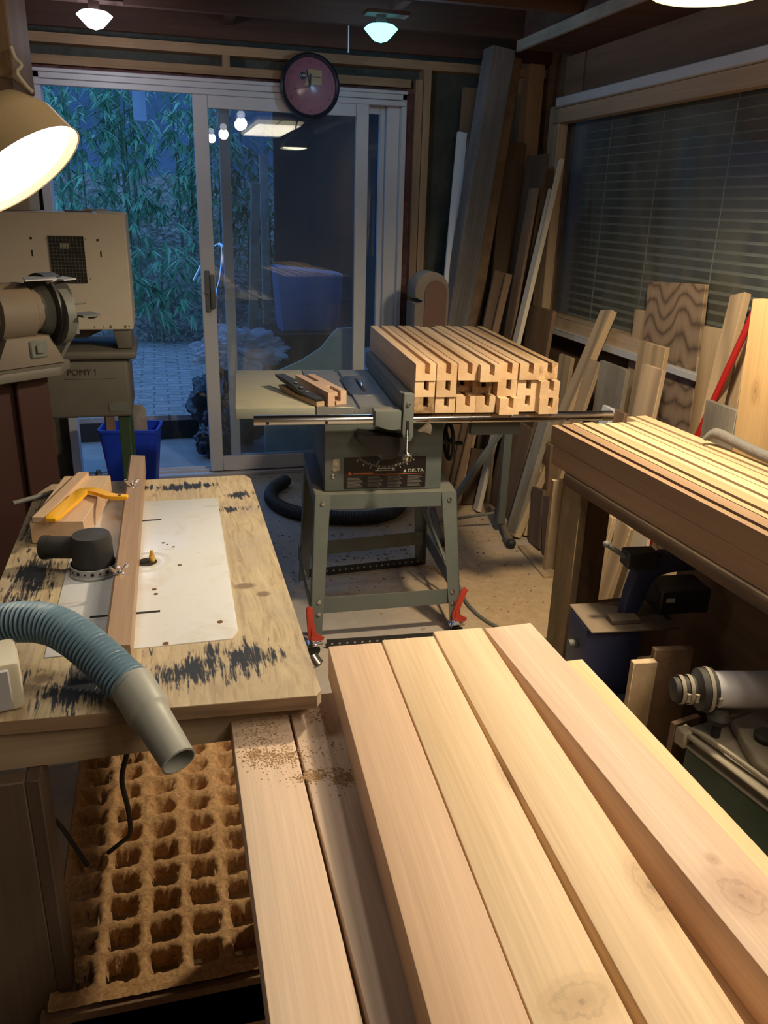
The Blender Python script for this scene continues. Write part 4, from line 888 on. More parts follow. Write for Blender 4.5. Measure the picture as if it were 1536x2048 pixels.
a = MB(); a.lathe([(0.0, 0.0), (0.012, .002), (0.018, 0.012), (0.0185, 0.020), (0.016, 0.024), (0.016, 0.034), (0.0, 0.036)], (0.566, -0.150, ZT - .120), (0.02, -.1, -1), 24); a.build('lever_knob', M['chrome'], fnc)
a = MB(); a.prism([(0.61, ZT - .06), (0.648, ZT - .03), (0.655, ZT - .042), (0.650, ZT - .075), (0.640, ZT - .058), (0.625, ZT - .06)], -0.13, -0.10, 0.003, M=Mf); a.build('lock_grip', M['motor'], fnc)
# cabinet
CX0, CX1, CY0, CY1, CZ0 = 0.305, 0.735, 0.025, 0.50, 0.553
a = MB(); a.box((CX0, CY0, CZ0), (CX1, CY1, ZT - .037), 0.006, 2); cab = a.build('cabinet', M['sawgrey'], TS)
Fr = CY0 - .001
a = MB(); a.box((0.375, Fr - .0015, 0.563), (0.675, Fr, 0.680)); lab = a.build('warning_label', plain('black_label', (0.012, 0.009, 0.008), 0.4), cab)
lw = plain('label_print', (0.52, 0.50, 0.46), 0.5); lo = plain('label_orange', (0.50, 0.13, 0.03), 0.5); lg = plain('label_grey_print', (0.13, 0.12, 0.11), 0.5)
RX = (PI / 2, 0, 0)
text_mesh('brand_lettering', 'DELTA', 0.017, lw, cab, (0.637, Fr - .003, 0.627), RX, ext=0.0004).scale = (1.15, 1, 1)
a = MB()
tri = lambda x, z, s: [(x - s, z - s * .8), (x + s, z - s * .8), (x, z + s)]
ta = tri(0.597, 0.627, 0.0065); a.prism(ta, Fr - .0035, Fr - .002, M=Mf)
for k in range(2): a.box((0.500 - .012 * k, Fr - .0026, 0.636 - .007 * k), (0.560 + .004 * k, Fr - .0015, 0.6385 - .007 * k))
a.build('label_lines', lw, cab)
a = MB(); a.prism(tri(0.396, 0.622, 0.0075), Fr - .0035, Fr - .002, M=Mf); a.box((0.408, Fr - .0026, 0.6185), (0.480, Fr - .0015, 0.6225)); a.box((0.376, Fr - .0026, 0.6145), (0.672, Fr - .0015, 0.6158)); a.build('orange_warning', lo, cab)
a = MB()
for c in range(4):
    x0 = 0.388 + c * 0.073
    for r in range(9):
        a.box((x0, Fr - .0026, 0.606 - r * .0047), (x0 + 0.055 - 0.012 * ((r * 7 + c * 3) % 4) / 3, Fr - .0015, 0.6082 - r * .0047))
a.build('fine_print', lg, cab)
a = MB(); cx, cz, rr = 0.525, 0.80, 0.152
for k in range(41):
    t = math.radians(-128 + k * 1.9) ; L = 0.013 if k % 5 == 0 else 0.008; w = 0.0006
    u = Vector((math.cos(t), 0, math.sin(t))); p = Vector((cx, Fr - .0026, cz)) + u * rr; s = Vector((-u.z, 0, u.x)) * w
    a._add([p + s, p - s, p - s + u * L, p + s + u * L], [(0, 1, 2, 3)])
    if k % 5 == 0: e = p + u * (L + .003); a.box((e.x - .002, Fr - .0028, e.z - .0022), (e.x + .002, Fr - .0022, e.z + .0022))
a.build('tilt_scale', lw, cab)
a = MB(); a.lathe([(0.0, 0.006), (0.010, 0.004), (0.012, 0.0)], (0.348, Fr, 0.655), (0, -1, 0), 8); a.box((0.334, Fr - .003, 0.632), (0.362, Fr, 0.678), 0.003); a.build('round_screw_plate', M['castcream'], cab)
a = MB(); a.lathe([(0.0, 0.005), (0.009, 0.002), (0.009, 0.0)], (0.336, Fr, 0.612), (0, -1, 0), 8); a.build('hex_bolt', M['steel'], cab)
# tilt mechanism in front under the rail
a = MB(); a.prism([(0.42, 0.79), (0.50, 0.77), (0.60, 0.77), (0.585, 0.715), (0.54, 0.69), (0.495, 0.688), (0.47, 0.72), (0.44, 0.745), (0.405, 0.765)], -0.045, 0.02, 0.008, M=Mf); a.build('height_crank_housing', M['black'], TS)
a = MB(); a.prism([(0.484, 0.662), (0.504, 0.698), (0.520, 0.704), (0.522, 0.696), (0.508, 0.690), (0.488, 0.660)], -0.014, -0.010, 0.0, M=Mf); a.build('tilt_pointer', M['sawdark'], TS)
# handwheel at the right side
a = MB(); hc = Vector((0.80, 0.19, 0.685))
tor = [hc + Vector((0, 0.068 * math.cos(t), 0.068 * math.sin(t))) for t in [2 * PI * k / 28 for k in range(29)]]
a.tube(tor, 0.0075, 10, caps=False)
for k in range(3):
    t = 2 * PI * k / 3 + .5; a.cyl(hc, hc + Vector((0, .066 * math.cos(t), .066 * math.sin(t))), 0.006, n=8)
a.cyl(hc - Vector((.06, 0, 0)), hc + Vector((.012, 0, 0)), 0.010, n=12)
hw = a.build('handwheel', M['black'], TS)
a = MB(); a.lathe([(0.0045, 0), (0.0055, 0.008), (0.008, 0.02), (0.009, 0.04), (0.0, 0.046)], hc + Vector((0.004, -0.025, 0.0)), (1, -.1, 0), 14); a.build('crank_grip', M['rubber'], hw)
# stand
a = MB(); SZ = 0.552
a.box((0.270, -0.005, SZ - .004), (0.785, 0.53, SZ), 0.001); a.box((0.27, -0.008, SZ - .055), (0.785, -0.005, SZ)); a.box((0.27, .53, SZ - .055), (0.785, 0.533, SZ)); a.box((0.267, -0.005, SZ - .055), (0.270, 0.53, SZ)); a.box((0.785, -0.005, SZ - .055), (0.788, .53, SZ))
a.build('stand_top', M['sawgrey'], TS)
cor = [((0.268, -0.010), (0.235, -0.135)), ((0.787, -0.010), (0.822, -0.075)), ((0.268, 0.535), (0.225, 0.42)), ((0.787, 0.535), (0.820, 0.55))]
cor = [((0.268, -0.010), (0.238, -0.125)), ((0.787, -0.010), (0.818, -0.080)), ((0.268, 0.50), (0.235, 0.42)), ((0.787, 0.50), (0.812, 0.56))]
legs = []
for (tx, ty), (bx, by) in cor:
    sx = 1 if tx < .5 else -1; sy = 1 if ty < .3 else -1
    a = MB(); wdt = 0.056
    T_, B_ = Vector((tx, ty, SZ)), Vector((bx, by, 0.02)); ex = Vector((sx * wdt, 0, 0)); ey = Vector((0, sy * wdt, 0)); tkx = Vector((sx * .003, 0, 0)); tky = Vector((0, sy * .003, 0))
    for e, tk in ((ex, tky), (ey, tkx)):
        q = [T_, T_ + e, B_ + e * .75, B_]; a._add(q + [p + tk for p in q], [(0, 1, 2, 3), (7, 6, 5, 4), (0, 4, 5, 1), (1, 5, 6, 2), (2, 6, 7, 3), (3, 7, 4, 0)])
    l = a.build('leg', M['sawgrey'], TS); legs.append((l, T_, B_, sx, sy))
    for z in ((SZ - .028), 0.172, 0.128):
        f = (SZ - z) / (SZ - .02); p = T_.lerp(B_, f) + ex * .5
        MB().lathe([(0.0, .006), (0.0075, .005), (0.009, 0)], p + Vector((0, -.001 if sy > 0 else .004, 0)), (0, -1, 0), 8).build('bolt', M['steel'], l)
def bar(name, p, q, h, t, mat, par, axis='y'):
    p, q = Vector(p), Vector(q); a = MB(); n = Vector((0, t, 0)) if axis == 'y' else Vector((t, 0, 0)); u = Vector((0, 0, h))
    a._add([p, q, q + u, p + u, p + n, q + n, q + u + n, p + u + n], [(0, 1, 2, 3), (7, 6, 5, 4), (0, 4, 5, 1), (1, 5, 6, 2), (2, 6, 7, 3), (3, 7, 4, 0)]); return a.build(name, mat, par)
bar('cross_rail', (0.285, -0.080, 0.118), (0.775, -0.055, 0.118), 0.062, 0.003, M['sawgrey'], TS)
bar('cross_rail', (0.265, 0.44, 0.118), (0.79, 0.52, 0.118), 0.062, 0.003, M['sawdark'], TS)
bar('cross_rail', (0.245, -0.07, 0.118), (0.235, 0.44, 0.118), 0.062, 0.003, M['sawdark'], TS, 'x')
bar('cross_rail', (0.806, -0.04, 0.118), (0.806, 0.50, 0.118), 0.062, 0.003, M['sawdark'], TS, 'x')
a = MB(); a.cyl((0.70, 0.43, 0.50), (0.86, 0.12, 0.06), 0.007, n=6); a.cyl((0.72, 0.44, 0.40), (0.88, 0.14, 0.06), 0.006, n=6); a.build('side_struts', M['sawgrey'], TS)
a = MB(); a.lathe([(0.0, .02), (.016, .018), (.018, 0)], (0.5, 0.05, SZ - .02), (0, 0, -1), 12); a.build('small_knob', M['sawdark'], TS)
# perforated mobile-base bars
def perf(p, q, label):
    p, q = Vector(p), Vector(q); r = thing('perforated_bar', label, 'bar', p, math.atan2(q.y - p.y, q.x - p.x)); L = (q - p).length
    a = MB(); a.box((0, 0, 0), (L, 0.003, 0.038)); a.box((0, 0, 0), (L, 0.035, 0.003)); a.build('angle_iron', M['black'], r)
    a = MB()
    for k in range(int(L / .028)): a.cyl((0.02 + k * .028, -.0005, .02), (0.02 + k * .028, -.0012, .02), 0.004, n=8)
    a.build('punched_holes', M['lightgrey'], r)
perf((0.50, 2.555, 0), (1.02, 2.515, 0), 'black perforated angle bar on the floor at the front of the saw stand')
perf((0.52, 3.17, 0), (1.08, 3.20, 0), 'black perforated angle bar on the floor at the back of the saw stand')
# red toggle clamps / casters
def toggle(loc, rz, lean, label):
    r = thing('toggle_clamp', label, 'clamp', loc, rz); a = MB()
    a.prism([(-0.010, 0.05), (0.016, 0.05), (0.020, 0.075), (0.010, 0.10), (0.008 + lean, 0.185), (-0.004 + lean, 0.195), (-0.016 + lean, 0.185), (-0.014, 0.09)], -0.006, 0.006, 0.003, M=Mf)
    a.prism([(-0.006, 0.05), (0.042, 0.058), (0.046, 0.07), (0.020, 0.082), (0.0, 0.11)], -0.010, -0.005, 0.002, M=Mf); a.build('red_lever', M['red'], r)
    a = MB(); a.box((-.02, -.02, 0.038), (0.035, .02, 0.05), 0.003); a.cyl((0.0, -.02, 0.055), (0, .02, .055), .012, n=12); a.cyl((0.04, -.0, 0.062), (0.02, 0, .058), .010, n=12); a.build('steel_mount', M['chrome'], r)
    a = MB(); a.cyl((0.008, -.012, 0.022), (0.008, .012, .022), .022, n=20); a.build('caster_wheel', M['rubber'], r); return r
toggle((0.440, 2.53, 0), 0, -0.004, 'red-handled clamp at the foot of the left front saw leg')
toggle((0.995, 2.56, 0), 0, 0.035, 'red-handled clamp at the foot of the right front saw leg')
tag(MB().cyl((0.430, 2.47, 0.03), (0.448, 2.45, 0.002), 0.02, 0.024, n=16).build('caster', M['chrome']), 'chrome caster under the left red-handled clamp', 'caster')
# coiled dust hose on the floor behind the saw
dh = smooth_path([(0.62, 4.40, 0.035), (0.53, 4.27, 0.035), (0.50, 4.08, 0.035), (0.58, 3.90, 0.035), (0.75, 3.78, 0.036), (0.95, 3.74, 0.036), (1.10, 3.80, 0.036), (1.18, 3.98, 0.036), (1.12, 4.2, 0.036), (0.95, 4.35, 0.036)], 16)
DH = resample(dh, 0.0035); tag(MB().tube(DH, 0.034, 18, rf=lambda k: 0.034 + 0.0018 * math.sin(2 * PI * k / 4)).build('dust_hose', M['deephose']), 'dark blue-black flexible hose curled on the floor behind the saw', 'hose')
tag(MB().tube(smooth_path([(1.10, 3.12, 0.08), (1.14, 2.95, 0.02), (1.13, 2.75, 0.006), (1.17, 2.58, 0.006), (1.28, 2.46, 0.006), (1.38, 2.44, 0.006), (1.5, 2.5, 0.006)], 6), 0.0075, 8).build('power_cable', M['sawdark']), 'grey cable snaking over the floor from the saw toward the bench', 'cable')
# things on the saw table
mbk = thing('mortised_block', 'short pink-tan block with two open mortises lying on the saw table', 'block', (0.545, 2.70, ZT + .001), math.radians(11))
a = MB(); Mp = Mf
a.prism([(0, 0), (0.024, 0), (0.024, 0.034), (0.034, 0.034), (0.034, 0.048), (0, 0.048)], 0, 0.11, M=Mp)
a.prism([(0.036, 0), (0.074, 0), (0.074, 0.048), (0.052, 0.048), (0.052, 0.012), (0.036, 0.012)], 0.015, 0.11, M=Mp)
a.box((0, 0.11, 0), (0.074, 0.20, 0.048)); a.box((0, 0.20, 0), (0.027, 0.33, 0.048)); a.box((0.046, 0.20, 0), (0.074, 0.33, 0.048)); a.box((0.027, 0.20, 0), (0.046, 0.33, 0.014))
a.build('wood_body', wood('pink_fir', (0.56, 0.36, 0.24), (0.68, 0.47, 0.33), fine=200, rough=0.55), mbk); mbk.location = (0.530, 2.69, ZT + .001)
pb = thing('push_block', 'black perforated plastic push block on a wooden sole on the saw table', 'push block', (0.505, 2.70, ZT + .001), math.radians(19))
Ms = Matrix(((0, 0, 1, 0), (1, 0, 0, 0), (0, 1, 0, 0), (0, 0, 0, 1)))
a = MB(); a.prism([(0, 0), (0.25, 0), (0.285, 0.012), (0.29, 0.022), (0.24, 0.025), (0.15, 0.014), (0.02, 0.020), (0, 0.016)], -0.016, 0.016, 0.002, M=Ms); a.build('wood_sole', M['pine'], pb)
a = MB(); a.prism([(0.0, 0.020), (0.06, 0.018), (0.13, 0.022), (0.22, 0.036), (0.27, 0.042), (0.31, 0.052), (0.31, 0.058), (0.24, 0.054), (0.20, 0.050), (0.12, 0.032), (0.05, 0.026), (0.0, 0.026)], -0.018, 0.018, 0.001, M=Ms); k1 = a.build('plastic_top', M['black'], pb)
a = MB()
for y, z in ((0.10, .0312), (0.14, .0392), (0.18, .048)): a.box((-.007, y - .008, z), (.007, y + .008, z + .0022), M=None)
a.build('cutouts', M['cast'], k1)
# folding outfeed support with tube feet
sp = thing('outfeed_support', 'black folding steel support with tubular feet under the outfeed side', 'stand', (1.56, 3.50, 0), 0)
a = MB(); a.box((-0.012, -0.016, 0.05), (0.028, 0.010, 0.60), 0.002); a.build('upright', M['sawdark'], sp)
a = MB(); a.cyl((0.0, -0.02, 0.585), (-0.32, -0.20, 0.27), 0.016, n=4); a.build('diagonal_brace', M['sawdark'], sp)
a = MB(); a.cyl((0.0, -.03, 0.55), (0.0, -.04, .55), 0.012, n=10); a.build('pivot_bolt', M['steel'], sp)
a = MB(); a.cyl((0.08, 0.22, 0.03), (-0.01, -0.16, 0.03), 0.017, n=14); a.cyl((-0.005, -0.13, 0.03), (-0.018, -0.20, 0.03), 0.021, n=14); a.build('foot_tube', M['motor'], sp)
a = MB(); a.ball((-0.018, -0.205, 0.028), 0.024, (1, 1, 1), 2); a.build('foot_tip', M['rubber'], sp)
a = MB(); a.cyl((-0.25, 0.30, 0.03), (-0.34, -0.09, 0.03), 0.017, n=14); a.cyl((-0.33, -0.05, 0.03), (-0.346, -0.13, 0.03), 0.021, n=14); a.build('foot_tube', M['motor'], sp)
a = MB(); a.ball((-0.348, -0.135, 0.028), 0.024, (1, 1, 1), 2); a.build('foot_tip', M['rubber'], sp)
a = MB(); a.cyl((-0.02, 0.02, 0.10), (-0.30, 0.08, 0.05), 0.008, n=8); a.build('cross_strut', M['sawdark'], sp)
# ------------------------------------------------------------------ bench at the right
bn = thing('workbench', 'heavy weathered workbench at the right under the grooved blanks', 'bench', (1.105, 0.1, 0), math.radians(0))
a = MB(); a.prism([(0.060, 0.0), (0.68, 0.0), (0.62, 1.90), (-0.018, 1.91)], 0.782, 0.8165, 0.003); a.build('benchtop', wood('weathered_benchtop', (0.15, 0.095, 0.055), (0.24, 0.16, 0.10), dirt=0.7, rough=0.85), bn)
lgm = wood('bench_leg', (0.16, 0.095, 0.05), (0.26, 0.165, 0.09), axis='Z', rough=0.8, dirt=0.4)
for (x, y) in ((0.02, 1.84), (0.50, 1.84), (0.02, 0.1), (0.5, 0.1)): MB().box((x, y, 0), (x + .085, y + .09, 0.785), 0.003).build('leg', lgm, bn)
MB().box((0.11, 1.86, 0.20), (0.50, 1.90, 0.40), 0.002).build('lower_rail', M['dark'], bn)
MB().box((0.33, 0.14, 0.05), (0.35, 1.80, 0.74)).build('back_panel', M['dark'], bn)
o = MB().prism([(-0.034, .785), (0.03, .785), (0.03, .50), (0.015, .505), (0.0, .495), (-0.015, .503), (-0.032, .498)], -.008, .008, M=Mf).build('side_gusset', M['pine'], bn); o.location = (0.0, 1.945, 0)
MB().box((-0.006, 1.82, 0.18), (0.02, 1.93, 0.785), 0.002).build('plywood_facing', wood('ply_facing', (0.25, 0.17, 0.09), (0.34, 0.24, 0.14), axis='Z', rough=0.8, dirt=0.6, dirtc=(0.03, 0.07, 0.03)), bn)
# dusty cord bundle on the bench
tag(MB().tube(smooth_path([(1.42, 1.86, 0.945), (1.44, 1.84, 0.965), (1.455, 1.78, 0.958), (1.46, 1.68, 0.952), (1.47, 1.55, 0.95), (1.50, 1.40, 0.945)], 6), 0.013, 12, rf=lambda k: 0.006 + 0.009 * min(1, k / 6)).build('cloth_hose', plain('grey_cloth_hose', (0.14, 0.125, 0.11), 0.8, bumpy=1.0)), 'dusty grey hose lying on the window-side edge of the bench blanks', 'hose')
# bench lamp
bl_ = thing('bench_lamp', 'round-shaded work lamp glowing yellow above the bench', 'lamp', BENCH_LAMP)
a = MB(); a.lathe([(0.118, 0.0), (0.120, 0.004), (0.105, 0.045), (0.055, 0.085), (0.025, 0.12), (0.0, 0.122)], (0, 0, 0), (0, 0, 1), 40); a.lathe([(0.117, 0.001), (0.102, 0.043), (0.053, 0.082), (0.0, 0.09)], (0, 0, 0), (0, 0, 1), 40); a.build('shade', plain('enamel_shade', (0.55, 0.5, 0.38), 0.4), bl_)
a = MB(); a.lathe([(0.0, -0.010), (0.06, -0.007), (0.10, 0.0), (0.114, 0.006)], (0, 0, 0), (0, 0, 1), 40); a.build('glowing_lens', M['bulby'], bl_)
a = MB(); a.cyl((0, 0, 0.12), (0.05, 0, 0.33), 0.008, n=10); a.build('stem', M['black'], bl_)
# ceiling fluorescent fixture over the bench (mirrored in the door glass)
fx = thing('ceiling_fixture', 'long fluorescent ceiling fixture reflected in the door glass', 'light fixture', (FIX[0], FIX[1], 2.25))
MB().box((-0.24, -0.85, 0.02), (0.24, 0.85, 0.05), 0.004).build('housing', M['alu'], fx)
MB().box((-0.22, -0.82, 0.0), (-0.02, 0.82, 0.018), 0.002).build('diffuser', M['tubes'], fx); MB().box((0.02, -0.82, 0.0), (0.22, 0.82, 0.018), 0.002).build('diffuser', M['tubes'], fx)
# ------------------------------------------------------------------ under the bench
sw = thing('scroll_saw', 'blue scroll saw with a curved C-shaped arm standing under the bench', 'saw', (1.02, 1.72, 0.0), math.radians(-6))
a = MB(); a.box((0.0, -0.06, 0.30), (0.155, 0.06, 0.505), 0.004, 2); a.build('gear_case', M['blue'], sw)
a = MB(); a.box((0.002, -0.085, 0.5055), (0.25, 0.075, 0.511), 0.002); a.box((0.07, -.055, .511), (.15, -.015, .525), .002); a.build('dusty_table', M['motor'], sw)
a = MB(); a.box((0.02, -0.10, 0.0), (0.28, 0.08, 0.30), 0.005); a.build('base_cabinet', M['blue'], sw)
Mc = Matrix(((1, 0, 0, 0), (0, 0, 1, 0), (0, 1, 0, 0), (0, 0, 0, 1)))
ou = [(0.115, 0.505), (0.125, 0.58), (0.135, 0.64), (0.165, 0.678), (0.21, 0.692), (0.40, 0.695)]; inn = [(0.40, 0.645), (0.23, 0.645), (0.195, 0.635), (0.175, 0.605), (0.165, 0.55), (0.150, 0.505)]
a = MB(); a.prism(ou + inn, -0.02, 0.02, 0.005, M=Mc); a.build('arm', M['blue'], sw)
a = MB(); a.box((0.105, -0.025, 0.655), (0.19, 0.025, 0.70), 0.004); a.build('blade_clamp', M['black'], sw)
a = MB(); a.cyl((0.11, 0, 0.68), (0.055, 0.01, 0.715), 0.0065, n=10); a.ball((0.055, 0.01, 0.715), 0.0095, sub=2); a.build('tension_lever', M['sawdark'], sw)
a = MB(); a.box((0.20, -0.05, 0.53), (0.34, 0.05, 0.60), 0.004); a.build('motor_block', M['black'], sw)
a = MB(); a.box((0.215, -0.052, 0.568), (0.238, -0.0505, 0.579)); a.build('white_label', M['alu'], sw)
a = MB(); a.cyl((-0.02, 0.0, 0.43), (0.03, 0, 0.43), 0.012, n=12); a.build('knob', M['sawdark'], sw)
def lb(label, a_, b_, mat, rz=0, name='board', tilt=0):
    c = ((a_[0] + b_[0]) / 2, (a_[1] + b_[1]) / 2, min(a_[2], b_[2])); m_ = MB(); m_.box((a_[0] - c[0], a_[1] - c[1], 0), (b_[0] - c[0], b_[1] - c[1], b_[2] - a_[2]), 0.0015)
    o = m_.build(name, mat, loc=c, rot=(tilt, 0, rz)); return tag(o, label, name, 'offcuts under the bench')
lb('lighter offcut board standing before the blue scroll saw, left one', (1.025, 1.45, 0), (1.085, 1.47, 0.525), M['pine'], -0.1)
lb('darker wide offcut board under the bench, right of the lighter one', (1.088, 1.46, 0), (1.185, 1.48, 0.545), M['brown'], -0.15)
lb('low tan offcut leaning in front of the dark wide board', (1.07, 1.34, 0), (1.15, 1.355, 0.43), M['brown'], 0.2)
# white pvc pipe with rubber coupling
pv = thing('plastic_pipe', 'white plastic pipe with a black rubber coupling under the bench', 'pipe', (1.095, 1.268, 0.562), 0)
ax = Vector((0.111, -0.029, 0.003)).normalized(); a = MB(); a.cyl((0, 0, 0), ax * 0.40, 0.040, n=36); a.build('pipe', M['pvc'], pv)
a = MB(); a.lathe([(0.0, -0.085), (0.026, -0.083), (0.030, -0.04), (0.036, -0.035), (0.046, -0.03), (0.047, 0.0), (0.041, 0.004)], (0, 0, 0), ax, 30); a.build('rubber_coupling', M['rubber'], pv)
a = MB()
for s, r in ((-0.068, 0.0305), (-0.050, 0.0315), (-0.012, 0.0480)): a.lathe([(r, -.004), (r + .001, -.004), (r + .001, .004), (r, .004)], ax * s, ax, 30); a.box(ax * s + Vector((-.004, -r - .004, -.012)), ax * s + Vector((.004, -r + .006, .008)))
a.build('hose_clamps', M['castcream'], pv)
# green machine with cream casting
gm = thing('green_machine', 'dark green machine with a slotted cream casting on top, under the bench', 'machine', (1.045, 1.262, 0.0), math.radians(10))
a = MB(); a.box((0.004, -0.44, 0.0), (0.36, 0.0, 0.432), 0.012, 2); a.build('body', M['green'], gm)
a = MB(); a.box((-0.006, -0.45, 0.432), (0.37, 0.012, 0.440), 0.003, 1); a.box((-0.006, -0.45, 0.456), (0.37, 0.012, 0.464), 0.003, 1); a.box((0.010, -0.44, 0.440), (0.36, 0.0, 0.456)); a.box((-0.006, -0.47, 0.43), (0.02, -0.40, 0.466), .004); a.box((-0.012, -0.012, 0.428), (0.02, 0.02, 0.470), .004); a.build('cream_rim', M['castcream'], gm)
a = MB(); a.prism([(0.03, -0.42), (0.33, -0.42), (0.33, -0.02), (0.10, -0.03), (0.06, -0.10), (0.03, -0.16)], 0.464, 0.492, 0.008); a.build('raised_casting', M['castcream'], gm)
a = MB(); a.tube(smooth_path([(0.012, 0.0, 0.468), (0.012, -0.05, 0.478), (0.018, -0.18, 0.476), (0.022, -0.30, 0.470)], 5), 0.0055, 8); a.build('curved_bracket', M['castcream'], gm)
a = MB(); a.lathe([(0.010, 0), (0.010, 0.03), (0.021, 0.036), (0.026, 0.05), (0.018, 0.062), (0, 0.065)], (0.050, -0.035, 0.464), (0, 0, 1), 24); a.build('round_knob', M['rubber'], gm)
a = MB(); a.lathe([(0.024, 0), (0.026, 0.012), (0.021, 0.018), (0, 0.018)], (0.105, -0.115, 0.492), (0, 0, 1), 24); a.build('grooved_cap', M['rubber'], gm)
# ------------------------------------------------------------------ machines at the left
mc = thing('machine', 'big cream and grey machine with a mesh vent in its housing, left of the door', 'machine', (-0.45, 3.4, 0))
def MX(x): return x + 0.45
a = MB(); a.box((MX(-0.78), 0, 1.038), (MX(-0.115), 0.36, 1.468), 0.004); hs_ = a.build('housing', M['machcream'], mc)
a = MB(); a.box((MX(-0.395), -0.003, 1.215), (MX(-0.270), 0.001, 1.385)); a.build('vent_opening', hole, hs_)
a = MB()
for k in range(11): x = MX(-0.395) + 0.0125 * k; a.box((x - .0006, -.006, 1.215), (x + .0006, -.0045, 1.385))
for k in range(14): z = 1.215 + 0.013 * k; a.box((MX(-0.395), -.006, z - .0006), (MX(-0.270), -.0045, z + .0006))
a.build('wire_mesh', M['sawdark'], hs_)
a = MB(); a.box((MX(-.355), -.004, 1.34), (MX(-.325), -.0035, 1.36)); a.build('inner_tag', M['castcream'], hs_)
a = MB()
for (x, z, w_, h_) in ((-.455, 1.375, .008, .008), (-.22, 1.372, .008, .008), (-.456, 1.322, .005, .022), (-.212, 1.322, .005, .022), (-.405, 1.375, .003, .003), (-.263, 1.375, .003, .003), (-.258, 1.23, .003, .003)): a.box((MX(x) - w_ / 2, -.0015, z - h_ / 2), (MX(x) + w_ / 2, 0.0, z + h_ / 2))
a.build('slots_and_holes', hole, hs_)
a = MB()
for x, r in ((-.145, .005), (-.20, .005), (-.225, .003), (-.26, .003), (-.13, .003)): a.lathe([(0, .003), (r, .002), (r, 0)], (MX(x), 0, 1.05), (0, -1, 0), 10)
a.build('screws', plain('brass_screw', (0.25, 0.17, 0.07), .4, .8), hs_)
a = MB(); Mq = Mf
a.prism([(MX(-0.195), 1.038), (MX(-0.125), 1.038), (MX(-0.128), 0.961), (MX(-0.182), 0.961)], 0.02, 0.30, 0.003, M=Mq); a.prism([(MX(-0.60), 1.038), (MX(-0.20), 1.038), (MX(-0.30), 0.99), (MX(-.60), .985)], 0.12, 0.30, 0.003, M=Mq); a.build('bracket', M['machgrey'], mc)
a = MB(); a.box((MX(-0.80), -0.03, 0.925), (MX(-0.112), 0.40, 0.958), 0.012, 3); a.build('table', M['machgrey'], mc)
a = MB(); a.box((MX(-0.78), 0.0, 0.685), (MX(-0.145), 0.36, 0.925), 0.015, 3); cb2 = a.build('cabinet', M['machgrey'], mc)
a = MB(); a.box((MX(-0.39), -.004, 0.845), (MX(-0.20), 0, 0.852), 0.001); a.box((MX(-.235), -.003, .710), (MX(-.16), 0, .745), .001); a.build('raised_ridge_and_plate', M['sawdark'], cb2)
text_mesh('marker_writing', 'POMY !', 0.034, plain('faded_marker', (0.03, 0.027, 0.022), .6), cb2, (MX(-0.325), -0.003, 0.872), RX, ext=0.0003)
for x in (-0.205, -0.74):
    for y in (0.02, 0.30): MB().box((MX(x), y, 0), (MX(x) + .045, y + .045, 0.685), 0.003).build('leg', M['green'], mc)
o = thing('motor', 'dark motor with a spoked pulley wheel beneath the cream and grey machine', 'motor', (-0.40, 3.35, 0.36))
a = MB(); a.cyl((-0.16, 0, 0.0), (0.02, 0, 0.0), 0.085, n=24); a.lathe([(0.085, 0), (0.05, 0.03), (0, 0.035)], (0.02, 0, 0), (1, 0, 0), 24); a.build('motor_body', M['sawdark'], o)
a = MB(); t_ = [Vector((0.10, 0.13 * math.cos(t), 0.13 * math.sin(t) - .02)) for t in [2 * PI * k / 32 for k in range(33)]]; a.tube(t_, 0.008, 8, caps=False)
for k in range(5): t = 2 * PI * k / 5; a.cyl((0.10, 0, -.02), (0.10, .13 * math.cos(t), .13 * math.sin(t) - .02), 0.006, n=8)
a.cyl((0.0, 0, -.02), (0.12, 0, -.02), 0.014, n=12); a.build('pulley_wheel', M['steel'], o)
MB().box((-0.2, -0.1, -0.12), (0.06, 0.1, -0.09), .003).build('mount', M['dark'], o)
MB().box((-0.2, -0.09, -0.36), (-0.16, 0.09, -0.12)).build('leg', M['dark'], o); MB().box((0.02, -0.09, -0.36), (0.06, 0.09, -0.12)).build('leg', M['dark'], o)
lbx = MB().box((-0.62, 4.55, 1.40), (-0.44, 4.63, 1.66), 0.004); 
o = MB().box((-0.27, 0, 0), (-0.06, 0.16, 0.13), 0.004).build('cardboard_box', plain('pale_cardboard', (0.42, 0.34, 0.27), 0.7), loc=(-0.40, 3.52, 1.469), rot=(0, 0, -.1)); tag(o, 'pale cardboard box on top of the cream machine housing', 'box')
for k, (x, y, L, r) in enumerate(((-0.33, 3.46, 0.10, .3), (-0.22, 3.45, 0.10, -.1), (-.27, 3.50, .09, .12))):
    o = MB().box((0, 0, 0), (L, 0.016, 0.006), 0.001).build('wood_stick', (M['dark'], M['cream'], M['pine'])[k], loc=(x, y, 1.4685 + .0065 * (k == 2)), rot=(0, 0, r)); tag(o, ('dark stick', 'whitish flat stick', 'tan stick')[k] + ' lying on top of the cream machine housing', 'stick')
